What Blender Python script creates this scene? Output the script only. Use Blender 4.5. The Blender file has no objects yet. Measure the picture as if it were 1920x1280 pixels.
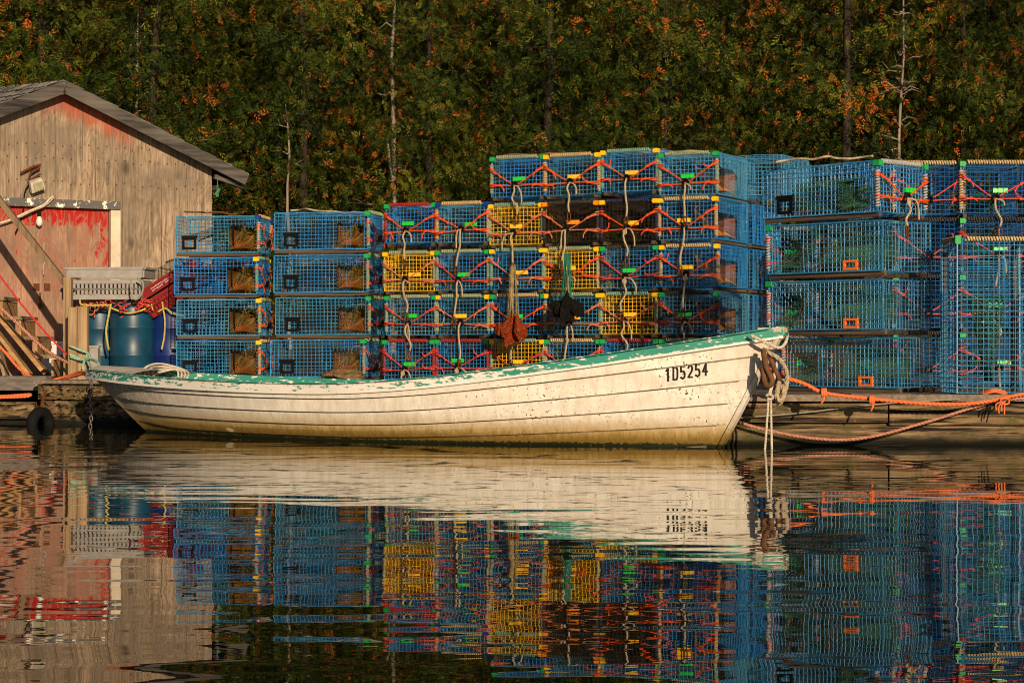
import bpy, math, random
from math import sin, cos, pi, radians as R
from mathutils import Vector as V, Matrix, noise as mnoise
from mathutils.bvhtree import BVHTree
S = bpy.context.scene
COL = S.collection

# ------------------------------------------------------------------ camera, light, exposure
CAM_H, F_PX, HORIZON = 0.66, 3690.0, 655.0          # metres, focal length and horizon row in photo pixels
cd = bpy.data.cameras.new('camera'); cam = bpy.data.objects.new('camera', cd); COL.objects.link(cam)
cam.location = (0, 0, CAM_H); cam.rotation_euler = (R(90), 0, 0)
cd.sensor_width = 36; cd.lens = F_PX / 1920 * 36; cd.shift_y = (HORIZON - 640) / 1920
cd.clip_start = .1; cd.clip_end = 1000
S.camera = cam
SUN_EL, SUN_AZ = 14.0, 16.0                          # low evening sun, behind the camera and to its right
w = bpy.data.worlds.new('World'); S.world = w; w.use_nodes = True
wn = w.node_tree.nodes; bgn = wn['Background']
sky = wn.new('ShaderNodeTexSky'); sky.sky_type = 'NISHITA'; sky.sun_disc = False
sky.air_density = .6; sky.dust_density = .4; sky.sun_elevation = R(SUN_EL); sky.sun_rotation = R(180 - SUN_AZ)
w.node_tree.links.new(sky.outputs[0], bgn.inputs[0]); bgn.inputs[1].default_value = .05
sl = bpy.data.lights.new('sun', 'SUN'); sl.energy = 5.0; sl.angle = R(.5); sl.color = (1, .785, .52)
so = bpy.data.objects.new('sun', sl); COL.objects.link(so)
sdir = V((sin(R(SUN_AZ)) * cos(R(SUN_EL)), -cos(R(SUN_AZ)) * cos(R(SUN_EL)), sin(R(SUN_EL))))
so.rotation_euler = sdir.to_track_quat('Z', 'Y').to_euler()
so.location = sdir * 60
S.view_settings.view_transform = 'Standard'; S.view_settings.look = 'None'
S.view_settings.gamma = 1
S.cycles.use_denoising = True; S.cycles.filter_width = 1.0; S.view_settings.exposure = .14
S.cycles.max_bounces = 6; S.cycles.diffuse_bounces = 2; S.cycles.glossy_bounces = 3
S.cycles.use_adaptive_sampling = False

def P(px, py, d):                                    # photo pixel at depth d -> world point
    return V(((px - 960) * d / F_PX, d, CAM_H + (HORIZON - py) * d / F_PX))

# ------------------------------------------------------------------ mesh builder
class MB:
    def __init__(s): s.v = []; s.f = []; s.a = []; s.pa = []
    def quad(s, *p):
        n = len(s.v); s.v += [tuple(q) for q in p]; s.f.append(tuple(range(n, n + len(p))))
    def box(s, c, d, M=None, taper=0):
        c = V(c); hx, hy, hz = d[0] / 2, d[1] / 2, d[2] / 2
        n = len(s.v)
        for z in (-1, 1):
            k = 1 - taper * (z + 1) / 2
            for x, y in ((-1, -1), (1, -1), (1, 1), (-1, 1)):
                p = V((x * hx * k, y * hy * k, z * hz))
                if M: p = M @ p
                s.v.append(tuple(p + c))
        s.f += [tuple(n + i for i in q) for q in ((0, 3, 2, 1), (4, 5, 6, 7), (0, 1, 5, 4), (1, 2, 6, 5), (2, 3, 7, 6), (3, 0, 4, 7))]
    def bar(s, a, b, w, h, up=(0, 0, 1), caps=True):
        a, b = V(a), V(b); d = (b - a).normalized(); up = V(up)
        sd = d.cross(up)
        if sd.length < 1e-4: sd = d.cross(V((1, 0, 0)))
        sd.normalize(); u2 = sd.cross(d)
        n = len(s.v)
        for p in (a, b):
            for x, y in ((-1, -1), (1, -1), (1, 1), (-1, 1)):
                s.v.append(tuple(p + sd * x * w / 2 + u2 * y * h / 2))
        s.f += [(n + i, n + (i + 1) % 4, n + 4 + (i + 1) % 4, n + 4 + i) for i in range(4)]
        if caps: s.f += [(n + 3, n + 2, n + 1, n), (n + 4, n + 5, n + 6, n + 7)]
    def tube(s, pts, r, n=6, closed=False, caps=True):
        pts = [V(p) for p in pts]; m = len(pts); base = len(s.v)
        t = [(pts[(i + 1) % m] - pts[i - 1]) if closed else (pts[min(i + 1, m - 1)] - pts[max(i - 1, 0)]) for i in range(m)]
        t = [q.normalized() if q.length > 1e-9 else V((0, 0, 1)) for q in t]
        up = t[0].orthogonal().normalized()
        for i in range(m):
            up = up - t[i] * up.dot(t[i])
            up = up.normalized() if up.length > 1e-6 else t[i].orthogonal().normalized()
            bi = t[i].cross(up); rr = r[i] if isinstance(r, (list, tuple)) else r
            for k in range(n):
                a = 2 * pi * k / n
                s.v.append(tuple(pts[i] + (up * cos(a) + bi * sin(a)) * rr))
        for i in range(m if closed else m - 1):
            j = (i + 1) % m
            for k in range(n):
                s.f.append((base + i * n + k, base + i * n + (k + 1) % n, base + j * n + (k + 1) % n, base + j * n + k))
        if caps and not closed:
            s.f.append(tuple(base + k for k in range(n))[::-1]); s.f.append(tuple(base + (m - 1) * n + k for k in range(n)))
    def rope(s, pts, r, pitch=None, n=5):            # three twisted strands
        pitch = pitch or r * 7
        pts = resample(pts, pitch / 6)
        m = len(pts); t = [(pts[min(i + 1, m - 1)] - pts[max(i - 1, 0)]).normalized() for i in range(m)]
        ups = []; up = t[0].orthogonal().normalized()
        for i in range(m):
            up = up - t[i] * up.dot(t[i]); up = up.normalized() if up.length > 1e-6 else t[i].orthogonal().normalized(); ups.append(up.copy())
        for k in range(3):
            q = []
            for i in range(m):
                a = 2 * pi * (i / 6 + k / 3); b = t[i].cross(ups[i])
                q.append(pts[i] + (ups[i] * cos(a) + b * sin(a)) * r * .5)
            s.tube(q, r * .56, n)
    def lathe(s, prof, n=20, c=(0, 0, 0)):
        base = len(s.v)
        for r_, z in prof:
            for k in range(n):
                a = 2 * pi * k / n; s.v.append((c[0] + r_ * cos(a), c[1] + r_ * sin(a), c[2] + z))
        for i in range(len(prof) - 1):
            for k in range(n):
                s.f.append((base + i * n + k, base + i * n + (k + 1) % n, base + (i + 1) * n + (k + 1) % n, base + (i + 1) * n + k))
        s.f.append(tuple(base + k for k in range(n))[::-1]); s.f.append(tuple(base + (len(prof) - 1) * n + k for k in range(n)))
    def mesh(s, name, mats, smooth=False):
        me = bpy.data.meshes.new(name); me.from_pydata(s.v, [], s.f)
        for m in (mats if isinstance(mats, (list, tuple)) else [mats]): me.materials.append(m)
        if smooth: me.polygons.foreach_set('use_smooth', [True] * len(me.polygons))
        if s.a:
            at = me.attributes.new('tint', 'FLOAT', 'FACE'); at.data.foreach_set('value', s.a)
        if s.pa:
            at = me.attributes.new('rise', 'FLOAT', 'POINT'); at.data.foreach_set('value', s.pa)
        me.update(); return me
    def build(s, name, mats, parent=None, smooth=False):
        return link(name, s.mesh(name, mats, smooth), parent)

def link(name, me, parent=None):
    o = bpy.data.objects.new(name, me); COL.objects.link(o)
    if parent is not None: o.parent = parent
    return o
def resample(pts, step):
    pts = [V(p) for p in pts]
    if len(pts) > 2:                                  # Catmull-Rom
        q = []
        for i in range(len(pts) - 1):
            p0, p1, p2, p3 = pts[max(i - 1, 0)], pts[i], pts[i + 1], pts[min(i + 2, len(pts) - 1)]
            for k in range(8):
                t = k / 8
                q.append(.5 * ((2 * p1) + (p2 - p0) * t + (2 * p0 - 5 * p1 + 4 * p2 - p3) * t * t + (3 * p1 - p0 - 3 * p2 + p3) * t ** 3))
        q.append(pts[-1]); pts = q
    out = [pts[0]]; acc = 0
    for a, b in zip(pts, pts[1:]):
        l = (b - a).length
        while acc + l >= step and l > 1e-9:
            f = (step - acc) / l; a = a.lerp(b, f); out.append(a); l = (b - a).length; acc = 0
        acc += l
    if len(out) < 2 or (out[-1] - pts[-1]).length > step * .3: out.append(pts[-1])
    return out
def smooth(pts, step=.03): return resample(pts, step)
def tag(o, label=None, cat=None, group=None, kind=None):
    if label: o['label'] = label
    if cat: o['category'] = cat
    if group: o['group'] = group
    if kind: o['kind'] = kind
    return o
def empty(name, loc=(0, 0, 0), rz=0, rot=None):
    o = bpy.data.objects.new(name, None); COL.objects.link(o); o.empty_display_size = .2
    o.location = loc; o.rotation_euler = rot if rot else (0, 0, rz); return o

# ------------------------------------------------------------------ materials
class NT:
    def __init__(s, name):
        s.m = bpy.data.materials.new(name); s.m.use_nodes = True; s.t = s.m.node_tree; s.n = s.t.nodes
        s.b = s.n['Principled BSDF']; s.tc = None
    def L(s, a, b): s.t.links.new(a, b)
    def coord(s, scale=(1, 1, 1), loc=(0, 0, 0), kind='Object'):
        if s.tc is None: s.tc = s.n.new('ShaderNodeTexCoord')
        mp = s.n.new('ShaderNodeMapping'); mp.inputs['Scale'].default_value = scale; mp.inputs['Location'].default_value = loc
        s.L(s.tc.outputs[kind], mp.inputs[0]); return mp.outputs[0]
    def noise(s, co, scale=5, detail=4, rough=.55, dist=0):
        n = s.n.new('ShaderNodeTexNoise'); s.L(co, n.inputs['Vector'])
        n.inputs['Scale'].default_value = scale; n.inputs['Detail'].default_value = detail
        n.inputs['Roughness'].default_value = rough; n.inputs['Distortion'].default_value = dist
        return n.outputs['Fac']
    def ramp(s, f, stops, interp='LINEAR'):
        r = s.n.new('ShaderNodeValToRGB'); s.L(f, r.inputs[0]); r.color_ramp.interpolation = interp
        e = r.color_ramp.elements
        while len(e) < len(stops): e.new(.5)
        for k, (p, c) in enumerate(stops):
            e[k].position = p; e[k].color = (c, c, c, 1) if not isinstance(c, (tuple, list)) else (*c[:3], 1)
        return r.outputs[0]
    def math(s, op, a, b=0, c=None, clamp=False):
        n = s.n.new('ShaderNodeMath'); n.operation = op; n.use_clamp = clamp
        for i, x in enumerate((a, b, c)):
            if x is None: continue
            if isinstance(x, (int, float)): n.inputs[i].default_value = x
            else: s.L(x, n.inputs[i])
        return n.outputs[0]
    def mix(s, f, a, b, mode='MIX'):
        n = s.n.new('ShaderNodeMix'); n.data_type = 'RGBA'; n.blend_type = mode
        for i, x in ((0, f), (6, a), (7, b)):
            if isinstance(x, (int, float)): n.inputs[i].default_value = x
            elif isinstance(x, (tuple, list)): n.inputs[i].default_value = (*x[:3], 1)
            else: s.L(x, n.inputs[i])
        return n.outputs[2]
    def sep(s, co):
        n = s.n.new('ShaderNodeSeparateXYZ'); s.L(co, n.inputs[0]); return n.outputs
    def step(s, x, lo, hi):
        n = s.n.new('ShaderNodeMapRange'); n.interpolation_type = 'SMOOTHSTEP'; s.L(x, n.inputs[0])
        n.inputs[1].default_value = lo; n.inputs[2].default_value = hi; return n.outputs[0]
    def done(s, col, rough=.6, bump=None, bd=.003, spec=.3, metal=0):
        if isinstance(col, (tuple, list)): s.b.inputs['Base Color'].default_value = (*col[:3], 1)
        else: s.L(col, s.b.inputs['Base Color'])
        if isinstance(rough, (int, float)): s.b.inputs['Roughness'].default_value = rough
        else: s.L(rough, s.b.inputs['Roughness'])
        s.b.inputs['Specular IOR Level'].default_value = spec; s.b.inputs['Metallic'].default_value = metal
        if bump is not None:
            bn = s.n.new('ShaderNodeBump'); bn.inputs['Distance'].default_value = bd; s.L(bump, bn.inputs['Height']); s.L(bn.outputs[0], s.b.inputs['Normal'])
        return s.m

def plain(name, c, rough=.5, var=.25, scale=18, spec=.35, metal=0, c2=None):
    t = NT(name); f = t.noise(t.coord(), scale, 4)
    c2 = c2 or tuple(x * (1 - var) for x in c)
    return t.done(t.mix(t.ramp(f, [(.35, 0), (.65, 1)]), c2, c), rough, f, .001, spec, metal)
def wood(name, dark, light, axis='z', grain=26, moss=None, spec=.15):
    t = NT(name)
    sc = {'x': (1.2, grain, grain), 'y': (grain, 1.2, grain), 'z': (grain, grain, 1.2)}[axis]
    g = t.noise(t.coord(sc), 1, 5, .65, .4); b = t.noise(t.coord(), 2.2, 3)
    f = t.math('ADD', t.math('MULTIPLY', g, .75), t.math('MULTIPLY', b, .25))
    c = t.mix(t.ramp(f, [(.36, 0), (.64, 1)]), dark, light)
    if moss: c = t.mix(t.ramp(t.noise(t.coord(), 5, 6, .7), [(.5, 0), (.66, .8)]), c, moss)
    return t.done(c, .85, g, .006, spec)

M = {}
def wire_mat(name, c, c2, pale=(.42, .44, .42)):
    t = NT(name); f = t.noise(t.coord(), 5, 5, .7); g = t.noise(t.coord(), 34, 3, .6)
    col = t.mix(t.ramp(f, [(.42, 0), (.66, 1)]), c, c2); col = t.mix(t.ramp(g, [(.63, 0), (.70, .85)]), col, pale)   # scuffed, faded coating; the pale specks also paint in wire glints
    return t.done(col, .42, None, spec=.4)
M['blue'] = wire_mat('blue_wire', (.016, .17, .44), (.05, .28, .53)); M['blue_faded'] = wire_mat('faded_blue_wire', (.04, .22, .42), (.10, .30, .46)); M['blue_bright'] = wire_mat('bright_blue_wire', (.012, .17, .50), (.03, .26, .60)); M['blue_shaded'] = wire_mat('shaded_blue_wire', (.008, .075, .25), (.02, .12, .30), (.12, .15, .2))  # the darkest blue holds the far-right columns' shade in its colour
M['yellow'] = wire_mat('yellow_wire', (.72, .42, .012), (.62, .40, .03)); M['black'] = wire_mat('black_wire', (.012, .010, .009), (.03, .022, .015), (.12, .1, .08)); M['bluegreen'] = wire_mat('teal_wire', (.020, .17, .36), (.06, .27, .40))
for k, c in dict(tan=(.62, .44, .22), sage=(.36, .42, .26), teal=(.22, .42, .32), red=(.40, .03, .02), charcoal=(.05, .045, .04), navyrope=(.03, .03, .09), grey=(.42, .42, .42)).items():
    M['rope_' + k] = plain('rope_' + k, c, .85, .45, 60)
for k, c in dict(green=(.015, .33, .07), yellow=(.85, .47, .01), navy=(.008, .035, .24), orange=(.85, .23, .005)).items():
    M['clip_' + k] = plain('clip_' + k, c, .5, .15, 25, .2)
for k, c in dict(orange=(.80, .085, .008), salmon=(.66, .17, .08), red=(.62, .06, .04)).items():
    M['cord_' + k] = plain('cord_' + k, c, .6, .3, 50)
for k, c in dict(green=(.02, .55, .05), yellow=(.85, .50, .02), orange=(.85, .25, .01)).items():
    M['tag_' + k] = plain('tag_' + k, c, .4, .1, 30, .5)
M['white_rope'] = plain('white_rope', (.44, .34, .22), .85, .35, 50)
M['rust'] = plain('rust', (.16, .045, .015), .8, .6, 60, .2)
M['black_rubber'] = plain('black_rubber', (.008, .008, .008), .8, .3, 30, .12)
M['runner'] = wood('runner_wood', (.045, .028, .02), (.14, .095, .065), 'y')
M['net_orange'] = plain('net_orange', (.72, .20, .02), .8, .5, 9, c2=(.44, .24, .05)); M['net_rust'] = plain('rust_netting', (.42, .13, .02), .85, .5, 7, .1, c2=(.16, .11, .03)); M['net_green'] = plain('net_green', (.03, .11, .05), .8, .4, 30); M['net_olive'] = plain('net_olive', (.22, .19, .04), .8, .4, 30); M['net_brown'] = plain('net_brown', (.20, .12, .05), .8, .5, 20)
M['net_dark'] = plain('shade_dark_netting', (.035, .022, .010), .85, .5, 12, .1); M['vent_black'] = plain('vent_black', (.006, .006, .007), .6, .2, 20, .08); M['vent_orange'] = plain('vent_orange', (.85, .16, .02), .45, .1)

# ------------------------------------------------------------------ water, ground
def water_mat():
    t = NT('water')
    a = t.noise(t.coord((1.8, 3.9, 1), (3, 1, 0)), 1, 1.5, .4, .3)
    b = t.noise(t.coord((.6, 1.8, 1), (9, 4, 0)), 1, 1.5, .4, .5)
    c = t.noise(t.coord((5, 17, 1), (1, 7, 0)), 1, 2, .5)
    h = t.math('ADD', t.math('MULTIPLY', a, .55), t.math('ADD', t.math('MULTIPLY', b, 1.5), t.math('MULTIPLY', c, .03)))
    m = t.done((.006, .008, .005), .0, h, .0033, .5)
    t.b.inputs['IOR'].default_value = 1.45
    return m
mb = MB(); mb.quad((-60, -12, 0), (60, -12, 0), (60, 40, 0), (-60, 40, 0))
tag(mb.build('water', water_mat()), kind='structure')
gm = NT('forest_floor'); gf = gm.noise(gm.coord(), 3, 6)
gmat = gm.done(gm.mix(gf, (.03, .022, .012), (.07, .06, .025)), .95, gf, .05, .1)
mb = MB(); nx, ny = 60, 40
def gz(x, y): return -.6 + max(0, y - 22.5) * .35 + (max(0, y - 34) * .4) + .25 * mnoise.noise(V((x * .3, y * .3, 2)))
for j in range(ny + 1):
    for i in range(nx + 1):
        x, y = -60 + 120 * i / nx, 20 + 50 * j / ny; mb.v.append((x, y, gz(x, y)))
for j in range(ny):
    for i in range(nx):
        a = j * (nx + 1) + i; mb.f.append((a, a + 1, a + nx + 2, a + nx + 1))
tag(mb.build('ground', gmat, smooth=True), kind='structure')

# ------------------------------------------------------------------ dock
DECK = .35
M['deck'] = wood('deck_wood', (.11, .085, .065), (.27, .21, .16), 'y')
def beam_mat():
    t = NT('wet_beam_wood'); co = t.coord(); x, y, z = t.sep(co)
    g = t.noise(t.coord((1.1, 20, 20)), 1.6, 6, .7, .5); cr = t.noise(t.coord((.9, 26, 26), (4, 2, 1)), 1.3, 3, .6, .2); b = t.noise(co, 3.2, 6, .7); b2 = t.noise(t.coord((1, 1, 1), (7, 3, 5)), 2.1, 5, .7)
    c = t.ramp(g, [(.36, (.030, .018, .009)), (.50, (.14, .088, .040)), (.64, (.29, .195, .10))])
    c = t.mix(t.ramp(b, [(.50, 0), (.64, .85)]), c, (.055, .052, .012)); c = t.mix(t.ramp(b2, [(.58, 0), (.68, .7)]), c, (.13, .035, .015))
    c = t.mix(t.ramp(t.noise(t.coord(), 24, 4, .7), [(.60, 0), (.70, .6)]), c, (.22, .20, .13))
    c = t.mix(t.ramp(cr, [(.40, 1), (.44, 0)]), c, (.006, .004, .003))
    c = t.mix(t.step(t.math('ADD', z, t.math('MULTIPLY', t.math('SUBTRACT', b, .5), .12)), .10, .02), c, (.008, .008, .004))   # wet weed at the water
    return t.done(c, .75, t.math('ADD', t.math('MULTIPLY', g, .5), t.math('MULTIPLY', t.ramp(cr, [(.40, 0), (.46, 1)]), .5)), .012, .25)
M['beam'] = beam_mat()
M['beam_dark'] = wood('soaked_beam_wood', (.02, .015, .008), (.085, .055, .022), 'x', 12, (.05, .05, .012))
M['plank'] = wood('plank_wood', (.16, .10, .055), (.42, .29, .17), 'z')
M['plank_grey'] = wood('grey_plank_wood', (.07, .06, .055), (.20, .17, .15), 'x')
rnd = random.Random(4)
def planks(mb, x0, x1, y0f, y1, z, wdt=.14):
    x = x0
    while x < x1 - .01:
        ww = min(wdt, x1 - x); ya = y0f(x + ww / 2)
        mb.box((x + ww / 2, (ya + y1) / 2, z - .02 + rnd.uniform(-.003, .003)), (ww - .006, y1 - ya, .04)); x += wdt
# right-hand float whose face is seen
dk = tag(empty('floating_dock', (4.6, 13.53, 0)), 'brown timber float with mossy planked face to the right of the boat bow', 'dock')
def inv(o): return Matrix.Translation(-V(o.location))
class LMB(MB):                                        # builds in world space, parented to an unrotated empty
    def build(s, name, mats, parent=None, smooth=False):
        if parent is not None:
            l = parent.location; s.v = [(a - l.x, b - l.y, c - l.z) for a, b, c in s.v]
        return MB.build(s, name, mats, parent, smooth)
mb = LMB(); planks(mb, 1.5, 9, lambda x: 13.60, 17.5, DECK); mb.build('deck', M['deck'], dk)
mb = LMB()
mb.box((2.04, 13.56, .225), (1.08, .10, .13)); mb.box((5.8, 13.553, .215), (6.42, .11, .145)); mb.build('upper_beam', M['beam'], dk)
mb = LMB()
nxs = 90
for i in range(nxs + 1):
    x = 1.48 + 7.5 * i / nxs
    for k in range(9):
        a = pi * (k / 8 - .5); r_ = .075 + .010 * mnoise.noise(V((x * 4, k * .9, 3)))
        mb.v.append((x, 13.60 - cos(a) * r_ * 1.1, .07 + sin(a) * .092))
for i in range(nxs):
    for k in range(8):
        a = i * 9 + k; mb.f.append((a, a + 9, a + 10, a + 1))
mb.build('lower_log', M['beam'], dk, True)
mb = LMB(); mb.box((5.25, 13.72, .15), (7.5, .12, .32)); mb.box((1.56, 15.5, .15), (.12, 3.4, .32)); mb.build('inner_frame', M['beam_dark'], dk)
mb = LMB(); mb.box((5.25, 13.575, .327), (7.5, .14, .045)); mb.build('edge_board', M['deck'], dk)
# the main dock behind the boat
E0, E1 = V((-4.4, 17.75)), V((1.45, 15.7))
def edge(x): return E0.y + (E1.y - E0.y) * (x - E0.x) / (E1.x - E0.x)
dm = tag(empty('timber_dock', (-3, 17.4, 0)), 'long timber dock behind the boat carrying shed, barrels and trap stacks', 'dock')
mb = LMB(); planks(mb, -4.3, 1.5, edge, 24.5, DECK); planks(mb, 1.5, 9, lambda x: 17.52, 24.5, DECK); planks(mb, -9, -4.3, lambda x: 18.35, 24.5, DECK); mb.build('deck', M['deck'], dm)
mb = LMB()
d = (E1 - E0).normalized()
for z, o in ((.24, 0), (.10, .03)):
    a = E0 + d * .75 + V((0, o)); b = E1 + V((0, o)); mb.bar((a.x, a.y + .06, z), (b.x, b.y + .06, z), .1, .13)
mb.build('face_beam', M['beam_dark'], dm)

# cribwork at the left end of the dock
mb = LMB(); a, b = P(88, 752, 17.45), P(255, 752, 17.05)
o_ = V((0, .22, 0))
mb.bar((a.x, a.y + .2, .285), (b.x, b.y + .2, .285), .40, .13); mb.bar((a.x + .01, a.y + .235, .15), (b.x - .01, b.y + .235, .15), .38, .12)
mb.bar((a.x + .03, a.y + .215, .02), (b.x, b.y + .215, .02), .34, .13)
mb.build('crib_block', M['beam'], dm)
mb = LMB(); mb.bar((a.x - .02, a.y + .17, .375), (b.x + .02, b.y + .17, .375), .46, .03); mb.build('cap_board', M['deck'], dm)
mb = LMB(); a = P(-140, 718, 18.2); b = P(92, 718, 17.9); mb.bar(a, b, .12, .13); mb.build('edge_beam', M['plank_grey'], dm)
mb = LMB(); a = P(-140, 767, 17.9); b = P(72, 769, 17.7); mb.bar(a, b, .2, .15); mb.bar(a + V((0, .06, -.14)), b + V((0, .06, -.14)), .2, .12); mb.build('crib_log', M['beam'], dm)
# tyre fender hanging at the corner
t0 = P(76, 798, 17.35)
tr = tag(empty('tyre_fender', t0), 'black rubber tyre hung as fender at the left dock corner', 'tyre')
mb = MB(); q = Matrix.Rotation(R(90), 3, 'X') @ Matrix.Rotation(R(18), 3, 'Y')
mb.tube([Matrix.Rotation(R(64), 3, 'Z') @ V((.12 * cos(a), .0, .12 * sin(a))) for a in [2 * pi * i / 28 for i in range(28)]], .05, 10, True); mb.build('tyre', M['black_rubber'], tr, True)
mb = MB(); mb.tube([V((0, 0, .14)), V((.02, .1, .32))], .012, 6); mb.build('lashing', M['brown_cloth'] if 'brown_cloth' in M else M['rust'], tr)

# ------------------------------------------------------------------ lobster traps
CELL = .038
cache = {}
def cached(key, fn):
    if key not in cache: cache[key] = fn()
    return cache[key]
def cuts(lo, hi, holes):                              # an interval minus holes
    seg = [(lo, hi)]
    for a, b in holes:
        out = []
        for p, q in seg:
            if b <= p or a >= q: out.append((p, q)); continue
            if p < a: out.append((p, a))
            if b < q: out.append((b, q))
        seg = out
    return seg
def cage_mesh(L, W, H, mat, win, seed, wire=.0042, thin=.0022, lid=.0022):
    rd = random.Random(seed); mb = MB(); z0 = .034
    nx, ny, nz = round(W / CELL), round(L / CELL), round(H / (CELL * .92))
    xs = [W * i / nx for i in range(nx + 1)]; ys = [L * i / ny for i in range(ny + 1)]; zs = [z0 + H * i / nz for i in range(nz + 1)]
    jig = lambda: rd.uniform(-.0022, .0022)
    def bow(p): return p + V((0, 0, 0))
    def wbar(a, b, t=wire):
        a, b = V(a), V(b)
        mid = (a + b) / 2 + V((jig(), jig(), jig())) * 1.6
        for p, q in ((a, mid), (mid, b)):
            mb.bar(p, q, t, t, (.3, .5, .8), False)
    for y in (0, L):                                  # the two ends
        tk = wire if y == 0 else thin
        for x in xs: wbar((x + jig(), y, z0), (x + jig(), y, z0 + H), tk)
        for z in zs: wbar((0, y - .003, z + jig()), (W, y - .003, z + jig()), tk)
    for sd, x in ((-1, 0), (1, W)):                   # long sides with the kitchen window
        hy, hz = ((win[0], win[1]), (win[2] + z0, win[3] + z0)) if win else ((9, 9), (9, 9))
        for y in ys[1:-1]:
            for a, b in cuts(z0, z0 + H, [hz] if hy[0] < y < hy[1] else []): wbar((x, y + jig(), a), (x, y + jig(), b))
        for z in zs:
            for a, b in cuts(0, L, [hy] if hz[0] < z < hz[1] else []): wbar((x + sd * .003, a, z + jig()), (x + sd * .003, b, z + jig()))
    for z in (z0, z0 + H):                            # floor and lid
        for x in xs[1:-1:1 if lid > .003 else 2]: wbar((x + jig(), 0, z), (x + jig(), L, z), lid)
        for y in ys[1:-1:1 if lid > .003 else 2]: wbar((0, y + jig(), z + .003), (W, y + jig(), z + .003), lid)
    for x in xs[1:-1:3]: wbar((x, L * .5, z0), (x, L * .5, z0 + H), thin)      # inner divider
    for z in zs[1:-1:3]: wbar((0, L * .5, z), (W, L * .5, z), thin)
    for x in (0, W):                                  # folded corner wires
        for y in (0, L): mb.bar((x, y, z0), (x, y, z0 + H), .009, .009, caps=False)
        for z in (z0, z0 + H): mb.bar((x, 0, z), (x, L, z), .009, .009, caps=False)
    for i, p in enumerate(mb.v):                      # knocked about: the wire is never quite straight
        q = V(p); mb.v[i] = tuple(q + mnoise.noise_vector(q * 3.1 + V((seed * 5, 0, 0))) * .008 + mnoise.noise_vector(q * 9 + V((0, seed * 3, 0))) * .0025)
    return mb.mesh('wire_cage', mat)
def net(mb, fn, nu, nv, r):
    for i in range(nu):
        for j in range(nv):
            mb.tube([fn(i / nu, j / nv), fn((i + 1) / nu, (j + 1) / nv)], r, 3, caps=False)
            mb.tube([fn((i + 1) / nu, j / nv), fn(i / nu, (j + 1) / nv)], r, 3, caps=False)
def head_mesh(W, win, mat, side, k_=1.0):
    mb = MB(); y0, y1, a, b = win; z0 = .034
    def fn(u, v):                                     # a ramp of netting from the sill up to a ring inside
        k = v ** .9; yc = y0 + (y1 - y0) * .42; sp = 1 - .55 * k
        y = yc + (y0 + (y1 - y0) * u - yc) * sp; x = .01 + .26 * k
        z = z0 + a + .01 + (.17 * k) + .10 * k * (2 * u - 1) ** 2 + .02 * sin(u * 3 + v * 4)
        return V((x if side == 0 else W - x, y, z))
    net(mb, fn, 11, 11, .0017 * k_)
    def top(u, v):
        y = y0 + (y1 - y0) * u; x = .02 + .24 * v
        return V((x if side == 0 else W - x, y, z0 + b - .01 - .05 * v + .02 * sin(u * 5)))
    def wall(u, v):
        y = y1 - (y1 - y0) * .3 * u; x = .015 + .24 * u
        return V((x if side == 0 else W - x, y, z0 + a + .03 + .17 * u + (b - a - .05 - .2 * u) * v))
    net(mb, wall, 6, 7, .0014)
    yc, zc = y0 + (y1 - y0) * .42, z0 + a + .24       # ring the net is gathered to
    mb.tube([V((.27 if side == 0 else W - .27, yc + .06 * cos(q), zc + .05 * sin(q))) for q in [2 * pi * i / 14 for i in range(14)]], .005, 4, True)
    return mb.mesh('net_head', mat)
def parlour_mesh(L, W, H, mat, along):
    mb = MB()
    if along:                                         # netting funnel running down the length of the long traps
        def fn(u, v): return V((W * (.5 + .22 * (1 - u) * sin(v * 7)), L * (.36 + .56 * u), .05 + (H - .05) * (.08 + .84 * v) * (1 - .25 * u) + .04 * u))
        net(mb, fn, 24, 14, .0032)
    else:                                             # sagging netting behind the end panel, dense and dark to stand for inside shade
        def fn(u, v): return V((.02 + (W - .04) * u, L * (.30 + .12 * sin(u * 3.1) * sin(v * 3)), .045 + (H - .03) * v))
        net(mb, fn, 22, 15, .0036)
        def f2(u, v): return V((.03 + (W - .06) * u, L * (.32 + .5 * v), .06 + (H - .08) * (.9 - .55 * v + .2 * abs(2 * u - 1))))
        net(mb, f2, 12, 12, .003)
    return mb.mesh('parlour_net', mat)
def lash_mesh(L, W, H, mat):
    mb = MB(); z0 = .034
    def wrap(a, b, off):
        a, b = V(a), V(b); d = b - a; n = int(d.length / .0205); d.normalize(); u = d.orthogonal().normalized(); v = d.cross(u); pts = []
        for i in range(n * 7):
            t = i / 7; an = 2 * pi * t; pts.append(a + d * (t * .0205) + (u * cos(an) + v * sin(an)) * .0125)
        mb.tube(pts, .0085, 4)
    wrap((.05, -.002, z0 + H + .003), (W - .045, -.002, z0 + H + .003), 0)
    wrap((-.001, -.002, z0 + .03), (-.001, -.002, z0 + H - .045), 0); wrap((W + .001, -.002, z0 + .03), (W + .001, -.002, z0 + H - .045), 0)
    return mb.mesh('edge_rope', mat, True)
def clip_mesh(mat, sgn):
    mb = MB(); p = [(-.5, -.4), (.3, -.4), (.5, 0), (.3, .45), (-.5, .45)]
    n = len(mb.v); w_, h_, dp = .050, .046, .042
    for y in (-dp * .55, dp * .75):
        for x, z in p: mb.v.append((sgn * x * w_, y, z * h_))
    k = 5
    mb.f += [tuple(range(n, n + k)), tuple(range(n + 2 * k - 1, n + k - 1, -1))] + [(n + i, n + k + i, n + k + (i + 1) % k, n + (i + 1) % k) for i in range(k)]
    me = mb.mesh('corner_clip', mat)
    return me
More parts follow.
